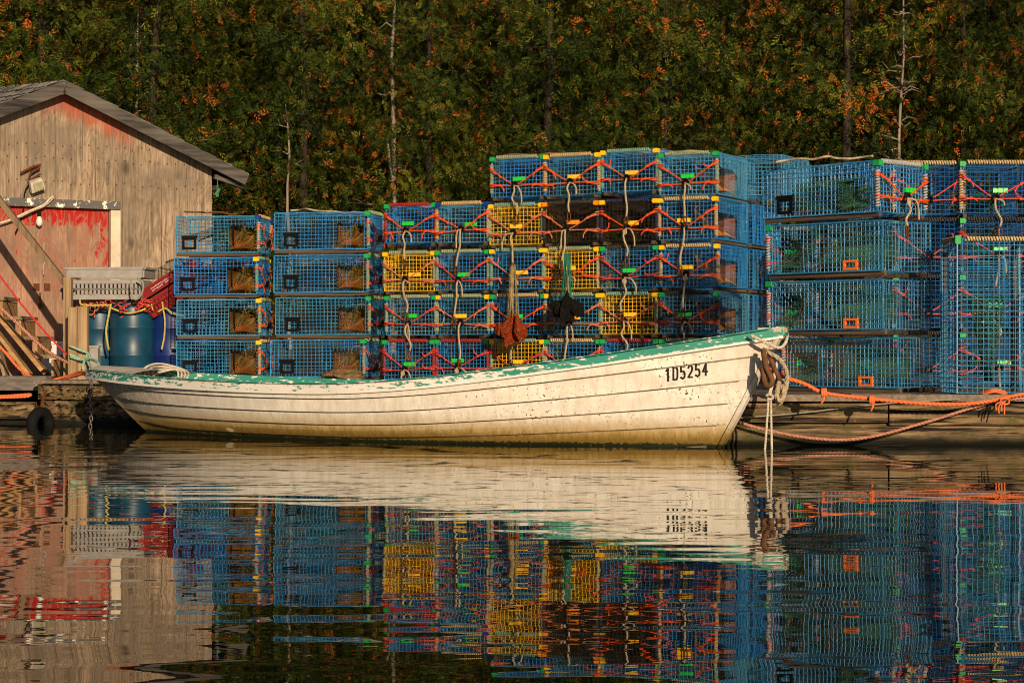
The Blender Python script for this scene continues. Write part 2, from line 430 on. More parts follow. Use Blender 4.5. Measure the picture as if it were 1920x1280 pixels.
def cord_mesh(W, H, mat, seed):
    rd = random.Random(seed); mb = MB(); z0 = .034; r = .0056; y = -.021
    c = V((W * rd.uniform(.44, .52), y - .012, z0 + H * rd.uniform(.22, .31)))
    for sx in (0, 1):
        for hz, up in ((rd.uniform(.68, .76), 1), (rd.uniform(.22, .3), 0)):
            x = W * sx; inw = 1 if sx == 0 else -1
            p0 = V((x, y - .006, z0 + H * hz))
            k = .05 + rd.uniform(0, .04)
            dv = (c - p0).normalized(); p1 = p0 + dv * k + V((0, -.006, .004)) if True else p0
            mid = p1.lerp(c, .5) + V((0, 0, rd.uniform(-.006, .003)))
            mb.tube(smooth([p0, p0.lerp(p1, .5) + V((0, 0, .006)), p1, mid, c], .025), r, 5)
            mb.tube(smooth([p0 + V((0, -.004, -.014)), p0.lerp(p1, .6) + V((0, -.006, -.008)), p1 + dv * .03], .02), r, 5)   # doubled loop
            for q in (-.010, .012):                   # turns round the post
                mb.tube([V((x + .021 * cos(a), -.002 + .021 * sin(a), p0.z + q)) for a in [2 * pi * i / 9 for i in range(9)]], r, 4, True)
            kp = p1 + dv * .012                       # knot
            mb.tube([kp + V((.009 * cos(a), -.004, .010 * sin(a))) for a in [2 * pi * i / 8 for i in range(8)]], r, 4, True)
            e = kp + V((inw * rd.uniform(.02, .06), -.012, rd.choice((-1, -1, -1, 1)) * rd.uniform(.03, .075)))
            mb.tube(smooth([kp, kp.lerp(e, .5) + V((inw * .012, -.006, 0)), e], .02), r * .95, 5)
    me = mb.mesh('bungee_cord', mat, True); me['c'] = tuple(c); return me
def hook_mesh(mat):
    mb = MB()
    mb.tube([V((.024 * cos(a), -.03 + .006 * sin(2 * a), .022 * sin(a))) for a in [2 * pi * i / 10 for i in range(10)]], .0095, 5, True)
    mb.tube(smooth([V((.012, -.04, -.01)), V((.03, -.045, .02)), V((-.01, -.045, .035)), V((-.02, -.035, .0))], .015), .009, 5)
    return mb.mesh('bungee_hook', mat, True)
def pigtail_mesh(mat, seed, ln):
    rd = random.Random(seed + 50); mb = MB(); ln *= rd.uniform(.8, 1.12)
    b = V((rd.uniform(-.04, .04), -.05, -ln)); w1 = rd.uniform(-.022, .012)
    mb.rope([V((0, -.035, .0)), V((w1, -.052, -.05)), V((w1 * .6 + rd.uniform(-.02, .02), -.05, -ln * .45)), V((b.x + rd.uniform(-.012, .012), -.05, -ln * .75)), b], .0094)
    if rd.random() < .75:
        e = V((rd.choice((-1, 1, 1)) * rd.uniform(.02, .12), -.05, -rd.uniform(.05, .17)))
        mb.rope([V((0, -.035, 0)), V((e.x * .6, -.055, -.012)), V((e.x * .95, -.05, e.z * .5)), e], .0075)
    if rd.random() < .3: mb.tube([V((.016 * cos(a) + w1 * .5, -.048, -.03 + .02 * sin(a))) for a in [2 * pi * k / 8 for k in range(8)]], .008, 5, True)
    me = mb.mesh('pigtail_rope', mat, True); me['b'] = tuple(b); return me
def ring_mesh(mat):
    mb = MB()
    mb.tube([V((.016 * cos(a), 0, .042 * sin(a) - .03)) for a in [2 * pi * i / 12 for i in range(12)]], .006, 5, True)
    return mb.mesh('rusty_ring', mat, True)
def tag_mesh(mat):
    mb = MB()
    for i in (-1, 0, 1): mb.box((i * .042, -.006, 0), (.034, .02, .036))
    mb.box((0, -.004, 0), (.12, .014, .022))
    return mb.mesh('trap_tag', mat)
def vent_mesh(mat, w_=.12, h_=.075, t=.016):
    mb = MB()
    for y in (-1, 1): mb.box((0, y * (w_ - t) / 2, 0), (.02, t, h_ - 2 * t - .002))
    for z in (-1, 1): mb.box((0, 0, z * (h_ - t) / 2), (.021, w_, t))
    if h_ > .09: mb.box((0, 0, h_ / 2 + .006), (.03, w_ + .012, .03))
    return mb.mesh('escape_vent', mat)
def runner_mesh(L):
    mb = MB(); mb.box((0, L / 2, .0155), (.032, L + .004, .031)); return mb.mesh('runner', M['runner'])
count = [0]
def trap(loc, rz, label, group, color='blue', lash='tan', clip='yellow', cord='orange', tg='green', L=.80, W=.525, H=.355,
         net_c='rust', vent=None, pig=.30, clips=None, rot=None, nets=(1,), win=(.08, .36, .012, .20), detail=True, vside=0, vpos=(.70, .17), lid_rope=None):
    count[0] += 1; sd = count[0]; rd = random.Random(sd * 7 + 1); z0 = .034
    o = tag(empty('lobster_trap', loc, rz, rot), label, 'lobster trap', group)
    wn_ = win if detail else None
    if color == 'blue': color = ('blue', 'blue_faded', 'blue', 'blue_bright', 'bluegreen')[(sd * 3 + sd // 5) % 5]
    link('wire_cage', cached(('cage', L, W, H, color, wn_, sd % 7, bool(rot)), lambda: cage_mesh(L, W, H, M[color], wn_, sd % 7, lid=.0042 if rot else .0022)), o)
    rm = cached(('run', L), lambda: runner_mesh(L))
    for x in (.03, W - .03):
        q = link('runner', rm, o); q.location = (x, 0, 0)
    if not detail: return o
    for s_ in nets: link('net_head', cached(('net', W, win, net_c, s_), lambda s_=s_: head_mesh(W, win, M['net_' + net_c], s_, 1.9 if L == .80 else 1.0)), o)
    link('parlour_net', cached(('par', L, W, H, net_c), lambda: parlour_mesh(L, W, H, M['net_green' if net_c == 'green' else 'net_dark'], L > .85)), o)
    if lash: link('edge_rope', cached(('lash', L, W, H, lash), lambda: lash_mesh(L, W, H, M['rope_' + lash])), o)
    if clip:
        for s_, x in ((1, .012), (-1, W - .012)):
            q = link('corner_clip', cached(('clip', clip, s_), lambda s_=s_: clip_mesh(M['clip_' + clip], s_)), o)
            q.location = (x, 0, z0 + H - .012)
    if cord:
        me = cached(('cord', W, H, cord, sd % 14), lambda: cord_mesh(W, H, M['cord_' + cord], sd % 14))
        link('bungee_cord', me, o); c = V(me['c'])
        q = link('bungee_hook', cached('hook', lambda: hook_mesh(M['black_rubber'])), o); q.location = c + V((0, .02, 0))
        if pig:
            pm = cached(('pig', sd % 13, pig), lambda: pigtail_mesh(M['white_rope'], sd % 13, pig))
            q = link('pigtail_rope', pm, o); q.location = c + V((0, .01, 0))
            rg = link('rusty_ring', cached('ring', lambda: ring_mesh(M['rust'])), q); rg.location = V(pm['b']) + V((0, 0, -.01))
        if tg:
            q = link('trap_tag', cached(('tag', tg), lambda: tag_mesh(M['tag_' + tg])), o)
            q.location = (c.x + rd.uniform(-.02, .09), -.012, c.z + rd.uniform(.05, .075))
    if vent:
        q = link('escape_vent', cached(('vent', vent), lambda: vent_mesh(M['vent_' + vent], *((.14, .115, .022) if vent == 'black' else (.125, .072)))), o)
        q.location = (0 if vside == 0 else W, L * vpos[0], z0 + H * (vpos[1] + .13))
    return o
PITCH = .411
ORD = ['topmost', 'second from top', 'third from top', 'fourth from top', 'fifth from top']
COLN = ['first', 'second', 'third', 'fourth', 'fifth', 'sixth']
rowdir = V((2.99, -1.45)).normalized(); rowa = math.atan2(rowdir.y, rowdir.x); O0 = V((-1.19, 18.45))
T_ = {  # (column, row from top): colour, edge rope, clips, cord, tag
 (0,0): ('blue','red','green','orange','green'), (1,0): ('blue','tan','navy','orange','green'),
 (0,1): ('yellow','sage','yellow','salmon','yellow'), (1,1): ('blue','sage','green','red','green'),
 (0,2): ('blue','sage','green','red','green'), (1,2): ('blue','sage','yellow','salmon','yellow'),
 (0,3): ('blue','red','green','red','green'), (1,3): ('blue','red','green','red','green'),
 (2,0): ('blue','sage','green','orange','green'), (2,1): ('yellow','teal','yellow','salmon','yellow'), (2,2): ('blue','teal','yellow','salmon','yellow'),
 (2,3): ('blue','tan','green','orange','green'), (2,4): ('yellow','teal','yellow','red','yellow'),
 (3,0): ('blue','tan','yellow','orange','yellow'), (3,1): ('black','charcoal','orange','salmon','orange'), (3,2): ('yellow','sage','yellow','orange','yellow'),
 (3,3): ('blue','sage','yellow','salmon','yellow'), (3,4): ('blue','tan','green','red','green'),
 (4,0): ('blue','teal','yellow','orange','yellow'), (4,1): ('black','navyrope','yellow','orange','yellow'), (4,2): ('blue','charcoal','green','red','green'),
 (4,3): ('yellow','teal','yellow','salmon','yellow'), (4,4): ('blue','red','green','red','green'),
 (5,0): ('blue','sage','green','orange','green'), (5,1): ('blue','tan','yellow','orange','yellow'), (5,2): ('blue','tan','yellow','orange','yellow'),
 (5,3): ('blue','charcoal','green','orange','green'), (5,4): ('blue','sage','green','orange','green')}
perp = V((-rowdir.y, rowdir.x))
CW = 3.32 / 6
for (c, r), (co, la, cl, cc, tg) in T_.items():
    n = 4 if c < 2 else 5; k = n - 1 - r
    rd = random.Random(c * 10 + r)
    off = rowdir * (CW * c + rd.uniform(-.012, .012)) + perp * rd.uniform(-.012, .012)
    p = O0 + off
    trap((p.x, p.y, DECK + .001 + PITCH * k + (.035, .03, .02, .015, .03, -.02)[c] * (k >= n - 1)), rowa + R(rd.uniform(-1.1, 1.1)),
         f'{co} lobster trap with {cl} clips, {ORD[r]} in {COLN[c]} end-on column from left', 'lobster traps stacked end-on in six columns',
         co, la, cl, cc, tg, nets=(1,) if c == 5 else (), win=(.06, .52, .012, .23), net_c='orange')
for c in (4, 5):                                      # second rank behind, glimpsed through the mesh and over the top
    for k in range(4 if c < 2 else 5):
        top = k == (3 if c < 2 else 4)
        p = O0 + rowdir * (CW * c + .01 + (.27 if top and c == 5 else 0)) + perp * .93
        trap((p.x, p.y, DECK + .001 + PITCH * k + .03 * top), rowa, 'blue wire lobster trap in the rear rank, glimpsed through the front traps', 'rear rank of lobster traps', 'blue', detail=False, L=.8)

# two side-on stacks at the left
for r in range(4):
    k = 3 - r; rd = random.Random(90 + r)
    nr = P(484 + (0, -3, 2, 2)[r], 700, 19.4)         # near right corner of each trap
    trap((nr.x, nr.y, DECK + .001 + PITCH * k), R(84 + rd.uniform(-.8, .8)), f'blue side-on lobster trap with {("navy", "yellow")[r > 0]} clip, {ORD[r]} of leftmost stack by barrels',
         'side-on lobster traps at the left', 'blue', ('tan', 'teal', 'sage', 'tan')[r], ('navy', 'yellow', 'yellow', 'yellow')[r], 'orange', None, L=.83, nets=(0,), win=(.03, .30, .012, .26), vent='black', vpos=(.84, .12), pig=None)
for r in range(4):
    k = 3 - r; rd = random.Random(95 + r)
    nr = P(690 + (0, -1, 2, -8)[r], 700, 18.95)
    trap((nr.x, nr.y, DECK + .001 + PITCH * k + .01), R(77 + rd.uniform(-.8, .8)), f'blue side-on lobster trap with shaded green clip, {ORD[r]} of second stack from left',
         'side-on lobster traps at the left', 'blue', 'sage', 'green', 'red', None, L=.95, nets=(0,), win=(.04, .31, .012, .25), vent='black', vpos=(.82, .12), pig=None)
# corner-on stack behind the bow
th = R(48)
for r in range(4):
    k = 3 - r; L = 1.05; W = .555; z = DECK + .001 + PITCH * 1.012 * k
    if r == 0:
        nr = P(1645, 700, 13.88)
        trap((nr.x, nr.y, z), R(90) - th, 'blue lobster trap with grey edge rope, topmost of corner-on stack behind the bow', 'corner-on lobster traps behind the bow', 'blue', 'grey', 'green', 'orange', 'green',
             L=L, W=W, nets=(0,), net_c='green', vent='black', vpos=(.80, .10), win=(.06, .36, .012, .24), pig=.2)
    else:
        nr = P((0, 1655, 1656, 1684)[r], 700, 13.86 if r < 3 else 13.95); ph = R(270) - th
        o = Matrix.Rotation(ph, 3, 'Z') @ V((W, L, 0))
        trap((nr.x - o.x, nr.y - o.y, z), ph, f'blue lobster trap with orange vent, {ORD[r]} of corner-on stack behind bow', 'corner-on lobster traps behind the bow', 'bluegreen', 'grey', 'green', 'red', 'green',
             L=L, W=W, nets=(1,), net_c='green', vent='orange', vside=1, vpos=(.73, .0), win=(.05, .33, .012, .25), pig=None)
# columns at the far right, their shade painted in as darker wire
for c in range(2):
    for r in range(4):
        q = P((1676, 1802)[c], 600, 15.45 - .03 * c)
        trap((q.x, q.y, DECK + .002 + .446 * (3 - r)), R(4 - 2 * c), f'shaded blue lobster trap, {ORD[r]} of the {("inner", "outer")[c]} column behind upright trap', 'shaded lobster traps at the far right', 'blue_shaded', 'charcoal' if r else 'tan', 'green', 'red', 'green' if c else None,
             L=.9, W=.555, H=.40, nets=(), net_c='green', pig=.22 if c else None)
q = P(1781, 700, 13.68)
trap((q.x + .57, q.y + .36 * 1 + .03, DECK + 1.075), 0, 'tall blue lobster trap standing upright on its end at the dock edge', None, 'bluegreen', 'tan', 'green', None, None, L=1.07, W=.56, H=.36, nets=(), net_c='green',
     rot=(R(-90), 0, R(184)), pig=None, vent=None)

# ------------------------------------------------------------------ the boat
BA = R(-30.52); BC = V((-.785, 14.6, 0))
boat = tag(empty('rowing_boat', BC, BA), 'weathered white lapstrake rowing boat with peeling green gunwale moored along the dock', 'boat')
ST = [(0, -3.09, .06, .489), (.06, -2.77, .25, .480), (.12, -2.40, .40, .462), (.2, -1.91, .54, .441), (.3, -1.29, .66, .422), (.4, -.68, .73, .412), (.5, -.06, .75, .416),
      (.6, .55, .73, .453), (.7, 1.17, .65, .522), (.8, 1.79, .50, .607), (.88, 2.28, .33, .683), (.94, 2.65, .18, .744), (1, 3.02, .02, .806)]
def lut(t, c):
    n = len(ST)
    for i in range(n - 1):
        if t <= ST[i + 1][0] or i == n - 2:
            p0, p1, p2, p3 = ST[max(i - 1, 0)], ST[i], ST[i + 1], ST[min(i + 2, n - 1)]
            h = p2[0] - p1[0]; u = (t - p1[0]) / h
            m1 = (p2[c] - p0[c]) / (p2[0] - p0[0]) * h; m2 = (p3[c] - p1[c]) / (p3[0] - p1[0]) * h
            return (2 * u**3 - 3 * u**2 + 1) * p1[c] + (u**3 - 2 * u**2 + u) * m1 + (-2 * u**3 + 3 * u**2) * p2[c] + (u**3 - u**2) * m2
KX0, KX1, KZ = -2.36, 2.47, -.14
def zkeel(t): return KZ + .05 * max(0, (.12 - t) / .12)
def hull(t, v, off=0.0):                              # v: 0 keel .. 1 sheer; off pushes outward
    zk = zkeel(t); zs = lut(t, 3); z = zk + (zs - zk) * v
    xk = KX0 + (KX1 - KX0) * t; xs = lut(t, 1)
    vv = v ** (1.0 if t > .5 else .9)
    x = xk + (xs - xk) * vv
    b = lut(t, 2)
    y = b * prof(v, t) + off
    return V((x, -y, z))
PY = [(0, .02), (.03, .30), (.10, .55), (.22, .70), (.40, .82), (.6, .90), (.8, .96), (1, 1)]
def prof(v, t):
    for (a, b), (c, d) in zip(PY, PY[1:]):
        if v <= c: f = b + (d - b) * (v - a) / (c - a); break
    else: f = 1
    e = abs(2 * t - 1) ** 3                           # finer, straighter sections at the ends
    return f * (1 - e) + (v ** .9 * .95 + .05) * e
LAPS = [0, .16, .315, .475, .64, .815, 1.0]           # strake edges
def hull_mesh(nt=72):
    mb = MB(); rows = []
    for k in range(len(LAPS) - 1):
        a, b = LAPS[k], LAPS[k + 1]
        for i in range(5):
            v = a + (b - a) * i / 4
            rows.append((v, 0.025 * (1 - i / 4) + .001))   # each strake stands proud at its lower edge
    n = len(rows)
    for side in (1, -1):
        base = len(mb.v)
        for i in range(nt + 1):
            t = i / nt
            for v, off in rows:
                o_ = off * min(1, (1 - t) * 12 + .15) * min(1, t * 12 + .2)
                p = hull(t, v, o_); mb.v.append((p.x, p.y * side, p.z))
        for i in range(nt):
            for j in range(n - 1):
                a = base + i * n + j; f = (a, a + n, a + n + 1, a + 1)
                mb.f.append(f if side == 1 else f[::-1])
    return mb
def hull_mat():
    t = NT('hull_paint'); co = t.coord(); x, y, z = t.sep(co)
    n1 = t.noise(t.coord((1.5, 1.5, 6)), 1.6, 5, .65); n2 = t.noise(t.coord((9, 9, 2.2)), 2, 5, .7); n3 = t.noise(t.coord(), 38, 3, .6); n4 = t.noise(t.coord((4, 4, 1)), 7, 6, .75)
    c = t.mix(t.ramp(n1, [(.35, 0), (.7, 1)]), (.66, .60, .53), (.80, .76, .69))
    c = t.mix(t.math('MULTIPLY', t.ramp(n2, [(.42, 0), (.70, 1)]), .5), c, (.42, .34, .24))                    # streaky scum
    st = t.math('MULTIPLY', t.step(x, -.9, -2.9), t.ramp(n4, [(.32, 0), (.58, .9)])); c = t.mix(st, c, (.25, .20, .12))   # grubby stern
    zz = t.math('ADD', z, t.math('MULTIPLY', t.math('SUBTRACT', n4, .5), .13))
    c = t.mix(t.step(zz, .25, .06), c, (.36, .235, .07)); c = t.mix(t.step(zz, .12, .03), c, (.16, .095, .018))      # tide stain
    c = t.mix(t.step(t.math('ADD', z, t.math('MULTIPLY', t.math('SUBTRACT', n3, .5), .05)), .030, .014), c, (.012, .016, .006))   # weed
    pt = t.math('MULTIPLY', t.ramp(t.noise(t.coord((1.6, 1.6, 5)), 1.1, 2), [(.60, 0), (.615, 1)], 'LINEAR'), t.math('MULTIPLY', t.step(z, .13, .06), t.math('MULTIPLY', t.step(x, -2.0, -1.8), t.step(x, -.7, -.9)))); c = t.mix(t.math('MULTIPLY', pt, t.step(z, .025, .04)), c, (.50, .42, .28))   # scraped patches
    sp = t.math('MULTIPLY', t.ramp(t.noise(t.coord(), 62, 2, .5), [(.635, 0), (.66, 1)]), t.math('MULTIPLY', t.step(x, .0, 1.4), t.ramp(n1, [(.42, 0), (.6, 1)]))); c = t.mix(sp, c, (.09, .06, .03))   # mildew specks near the bow
    c = t.mix(t.math('MULTIPLY', t.step(x, 2.72, 2.95), t.ramp(n4, [(.3, .1), (.6, .6)])), c, (.45, .25, .10))      # rope-worn stem
    for k, lv in enumerate(LAPS[1:-1]): pass
    return t.done(c, .5, n4, .002, .3)
M['hull'] = hull_mat()
hm = hull_mesh(); hme = hm.mesh('hull', M['hull'], False)
link('hull', hme, boat)
# dirty seam lines under each strake edge: real tucked battens of caulk
M['caulk'] = plain('caulk', (.07, .05, .03), .9, .4, 4.5, c2=(.34, .26, .18))
mb = MB()
for lv in LAPS[1:-1]:
    pts = [hull(.015 + .965 * i / 60, lv - .004, .004) for i in range(61)]
    for side in (1, -1): mb.tube([(p.x, p.y * side, p.z) for p in pts], .0052, 4)
mb.build('strake_seam', M['caulk'], boat)
M['inner_hull'] = plain('inner_paint', (.66, .59, .50), .6, .3, 8)
mb = MB(); nt = 60; rows = [.12, .2, .35, .55, .75, .93]
for side in (1, -1):
    base = len(mb.v); n = len(rows) + 1
    for i in range(nt + 1):
        t = .01 + .98 * i / nt; q = hull(t, .12, -.02); mb.v.append((q.x, 0, q.z - .01))
        for v in rows:
            q = hull(t, v, -min(.022, lut(t, 2) * .6)); mb.v.append((q.x, q.y * side, q.z))
    for i in range(nt):
        for j in range(n - 1):
            a = base + i * n + j; f = (a, a + 1, a + n + 1, a + n); mb.f.append(f if side == 1 else f[::-1])
mb.build('inner_hull', M['inner_hull'], boat, True)
def peel(name, extent):                               # white paint with green paint left on it
    t = NT(name); x, y, z = t.sep(t.coord())
    n = t.noise(t.coord((3.5, 9, 14)), 3.0, 7, .72); n2 = t.noise(t.coord((1, 1, 1)), 1.6, 3)
    if extent == 'outer':
        ra = t.n.new('ShaderNodeAttribute'); ra.attribute_name = 'rise'
        up = t.math('MULTIPLY', t.step(ra.outputs['Fac'], .18, .36), 1)
        m = t.math('MAXIMUM', t.math('MULTIPLY', t.step(x, .4, 2.2), .185), t.math('MULTIPLY', t.step(x, -1.2, -2.4), .10))
        th = t.math('MULTIPLY', t.math('ADD', t.math('ADD', n, m), t.math('MULTIPLY', t.math('SUBTRACT', n2, .5), .25)), t.math('ADD', t.math('MULTIPLY', up, .32), .68)); f = t.ramp(th, [(.58, 0), (.60, 1)])
    else: f = t.ramp(n, [(.44, 0), (.455, 1)])
    c = t.mix(t.ramp(n2, [(.3, 0), (.7, 1)]), (.62, .58, .52), (.80, .76, .70)); g = t.mix(n2, (.015, .19, .14), (.045, .29, .225))
    c = t.mix(f, c, g); d_ = t.noise(t.coord(), 45, 3); c = t.mix(t.ramp(d_, [(.70, 0), (.72, .8)]), c, (.06, .05, .03))
    return t.done(c, .55, f, .0012, .3)
M['rail_out'] = peel('peeling_rail_paint', 'outer'); M['rail_in'] = peel('green_rail_paint', 'inner')
for side in (1, -1):
    mb = MB(); N = 80
    for i in range(N + 1):                            # outer rail
        t = i / N; q = hull(t, 1.0, .0); b = max(lut(t, 2), .02); h_ = .074
        for dy, dz in ((.000, -h_), (.022, -h_ + .004), (.024, -.045), (.026, -.006), (0, .002)):
            mb.v.append((q.x, (q.y - dy) * side, q.z + dz)); mb.pa.append(1 + dz / h_)
    for i in range(N):
        for j in range(4):
            a = i * 5 + j; f = (a, a + 5, a + 6, a + 1); mb.f.append(f if side == 1 else f[::-1])
    mb.build('rub_rail', M['rail_out'], boat)
    mb = MB()
    for i in range(N + 1):                            # capping and inwale
        t = i / N; q = hull(t, 1.0, .0); b = max(lut(t, 2), .02); k = min(1, b / .09)
        for dy, dz in ((.027, .003), (.024, .010), (-.045 * k, .010), (-.048 * k, .004), (-.048 * k, -.052), (-.02 * k, -.056)):
            mb.v.append((q.x, (q.y - dy) * side, q.z + dz))
    for i in range(N):
        for j in range(5):
            a = i * 6 + j; f = (a, a + 6, a + 7, a + 1); mb.f.append(f if side == 1 else f[::-1])
    mb.build('gunwale', M['rail_in'], boat)
mb = MB()                                             # small after deck
n = 12
for i in range(n + 1):
    t = .012 + .125 * i / n; q = hull(t, 1.0, -.03 * min(1, t * 12))
    for k in range(7):
        s_ = -1 + 2 * k / 6; mb.v.append((q.x - .05 * (1 - s_ * s_) * (i / n) + .0, q.y * s_, q.z + .012 + .03 * (1 - s_ * s_)))
for i in range(n):
    for k in range(6):
        a = i * 7 + k; mb.f.append((a, a + 1, a + 8, a + 7))
mb.build('after_deck', M['inner_hull'], boat, True)
for t in (.33, .55, .75):                             # thwarts
    q = hull(t, .62, -.02); mb = MB(); mb.box((q.x, 0, q.z), (.22, -q.y * 2 - .02, .025)); mb.build('thwart', M['inner_hull'], boat)
mb = MB(); mb.bar(hull(1, .06) + V((.0, 0, 0)), hull(1, .99) + V((.004, 0, .01)), .05, .03, (1, 0, 0)); mb.build('stem_post', M['hull'], boat)
mb = MB(); mb.box((2.93, 0, .79), (.16, .14, .03)); mb.build('breasthook', M['inner_hull'], boat)

# registration number painted on the bow
Mb = Matrix.Translation(BC) @ Matrix.Rotation(BA, 4, 'Z'); Mi = Mb.inverted()
bvh = BVHTree.FromPolygons(hm.v, hm.f)
def on_hull(px, py, off=.004):
    o = V((0, 0, CAM_H)); d = (P(px, py, 10) - o).normalized()
    ol = Mi @ o; dl = Mi.to_3x3() @ d
    h, nrm, _, _ = bvh.ray_cast(ol, dl)
    if h is None: return None
    if nrm.dot(dl) > 0: nrm = -nrm
    return h + nrm * off
DIG = {'1': [[(.15, .78), (.5, 1)], [(.5, 1), (.5, 0)], ],
       '0': [[(.1, 0), (.1, 1)], [(.1, 1), (.72, .98)], [(.72, .98), (.88, .78)], [(.88, .78), (.88, .22)], [(.88, .22), (.72, .02)], [(.72, .02), (.1, 0)]],
       '5': [[(.85, 1), (.15, 1)], [(.15, 1), (.13, .55)], [(.13, .57), (.65, .6)], [(.65, .6), (.87, .4)], [(.87, .4), (.82, .12)], [(.82, .12), (.5, 0)], [(.5, 0), (.1, .1)]],
       '2': [[(.12, .78), (.3, .98)], [(.3, .98), (.7, .98)], [(.7, .98), (.88, .78)], [(.88, .78), (.8, .55)], [(.8, .55), (.12, .03)], [(.1, .03), (.9, .03)]],
       '4': [[(.62, 0), (.66, 1)], [(.66, 1), (.08, .32)], [(.08, .32), (.95, .32)]]}
mb = MB()
for i, ch in enumerate('105254'):
    x0 = 1248 + i * 13.9; yb = 713.5 - i * 2.1; wd, hg = 9.6, 23.5 - i * .25
    for (a, b) in DIG[ch]:
        A, B = V((x0 + a[0] * wd, yb - a[1] * hg)), V((x0 + b[0] * wd, yb - b[1] * hg)); dd = (B - A); l = dd.length; dd = dd / l
        A = A - dd * 1.1; B = B + dd * 1.1; nn = V((-dd.y, dd.x)) * (1.75 if abs(dd.y) > .5 else 1.5)
        m = 4
        for k in range(m):
            p, q = A.lerp(B, k / m), A.lerp(B, (k + 1) / m)
            c4 = [on_hull(*(p + nn)), on_hull(*(q + nn)), on_hull(*(q - nn)), on_hull(*(p - nn))]
            if all(c is not None for c in c4): mb.quad(*c4)
mb.build('registration_number', plain('black_paint', (.012, .011, .010), .6, .5, 50), boat)

# ------------------------------------------------------------------ ropes at the bow
M['orange_rope'] = plain('orange_rope', (.72, .13, .03), .75, .4, 60, c2=(.55, .16, .06)); M['pink_rope'] = plain('pink_rope', (.50, .22, .14), .8, .4, 60); M['cream_rope'] = plain('cream_rope', (.62, .54, .42), .85, .35, 40); M['green_rope'] = plain('green_rope', (.30, .48, .34), .8, .35, 40); M['yellow_rope'] = plain('yellow_rope', (.50, .42, .10), .8, .4, 40); M['brown_cloth'] = plain('chafe_cloth', (.16, .07, .03), .9, .5, 30); M['thin_grey'] = plain('grey_cord', (.30, .27, .22), .9, .3, 40); M['red_rope'] = plain('red_rope', (.55, .02, .02), .7, .3, 40)
def ropeobj(name, pts, r, mat, label, twist=True, cat='rope', n=6):
    mb = LMB()
    o0 = empty_loc = V(pts[0])
    pts = [V(p) - o0 for p in pts]
    if twist: mb.rope(pts, r)
    else: mb.tube(smooth(pts, max(.02, r * 2)), r, n)
    o = mb.build(name, mat, None, True); o.location = o0
    return tag(o, label, cat)
ropeobj('mooring_rope', [P(1440, 690, 13.2), P(1470, 706, 13.05), P(1510, 720, 13.05), P(1548, 737, 13.1), P(1640, 748, 13.2), P(1750, 757, 13.25), P(1835, 755, 13.3), P(1925, 738, 13.5), V((3.95, 13.75, .372)), V((4.5, 14.0, .366))], .0145, M['orange_rope'], 'thick orange rope running from the bow low along the float to the right')
ropeobj('mooring_rope', [P(1376, 788, 13.42), P(1430, 804, 13.4), P(1500, 818, 13.38), P(1570, 824, 13.36), P(1640, 817, 13.35), P(1740, 790, 13.35), P(1830, 762, 13.38), P(1880, 750, 13.45), P(1985, 742, 13.6), V((4.3, 13.85, .362))], .0115, M['pink_rope'], 'faded pinkish rope sagging almost to the water in front of the float')
ropeobj('thin_cord', [P(1386, 783, 13.46), P(1500, 774, 13.45), P(1640, 758, 13.45), P(1800, 748, 13.48)], .005, M['thin_grey'], 'thin grey cord stretched along the float face above the pink rope', False)
mb = LMB(); mb.rope([P(1408, 628, 12.98), P(1440, 644, 12.95), P(1462, 652, 13.0), P(1474, 640, 13.06), P(1474, 622, 13.2), P(1452, 618, 13.3), P(1424, 619, 13.36)], .012)
o = tag(mb.build('bow_line', M['cream_rope'], None, True), 'greyish white rope looped round the top of the bow', 'rope')
mb = LMB(); mb.rope([P(1432, 655, 12.97), P(1443, 662, 12.93), P(1460, 672, 12.92), P(1472, 690, 12.95), P(1476, 706, 12.98), P(1474, 725, 12.98), P(1468, 745, 12.98), P(1462, 757, 12.98), P(1456, 750, 12.98), P(1458, 735, 12.96), P(1466, 722, 12.94), P(1470, 738, 12.92), P(1464, 752, 12.92), P(1456, 742, 12.92), P(1461, 715, 12.92)], .017)
tag(mb.build('knotted_rope', M['white_rope'], None, True), 'thick tan rope knotted and hanging in a loop below the bow', 'rope')
mb = LMB()
for dx in (0, 1): mb.rope([P(1459, 668, 12.95), P(1454 - 2 * dx, 700, 12.95), P(1445 - dx * 2, 735, 12.95), P(1441 + dx * 4, 745, 12.94), P(1438 + 8 * dx, 790, 12.95), P(1434 + 13 * dx, 846, 12.97)], .0085)
mb.rope([P(1436, 742, 12.92), P(1444, 738, 12.9), P(1448, 746, 12.92), P(1438, 750, 12.93)], .011)
tag(mb.build('trailing_rope', M['cream_rope'], None, True), 'doubled thin white rope hanging from the bow straight into the water', 'rope')
mb = LMB(); mb.tube(smooth([P(1432, 655, 12.95), P(1436, 685, 12.93), P(1448, 715, 12.92), P(1436, 722, 12.94), P(1430, 690, 12.96)], .02), [.018] * 0 or .02, 6)
mb.tube(smooth([P(1440, 660, 12.95), P(1452, 690, 12.95), P(1462, 712, 12.95)], .02), .017, 6)
tag(mb.build('chafe_cloth', M['brown_cloth'], None, True), 'brown rag wrapped under the bow beside the hanging ropes', 'cloth')
for px, py, dd in ((1545, 736, 13.07), (1635, 749, 13.17)):
    mb = LMB(); c = P(px, py, dd)
    for k in range(3): mb.tube([c + V((.012 * k - .012 + .005 * cos(a), .026 * cos(a), .026 * sin(a))) for a in [2 * pi * i / 10 for i in range(10)]], .009, 5, True)
    e = P(px - 6 + (px > 1600) * 4, py + 22, dd - .02); mb.tube([c, c.lerp(e, .5) + V((.01, -.01, 0)), e], .008, 5)
    tag(mb.build('rope_knot', M['orange_rope'], None, True), f'orange knot tied on the thick orange rope {"nearer the bow" if px < 1600 else "farther from the bow"}', 'knot')
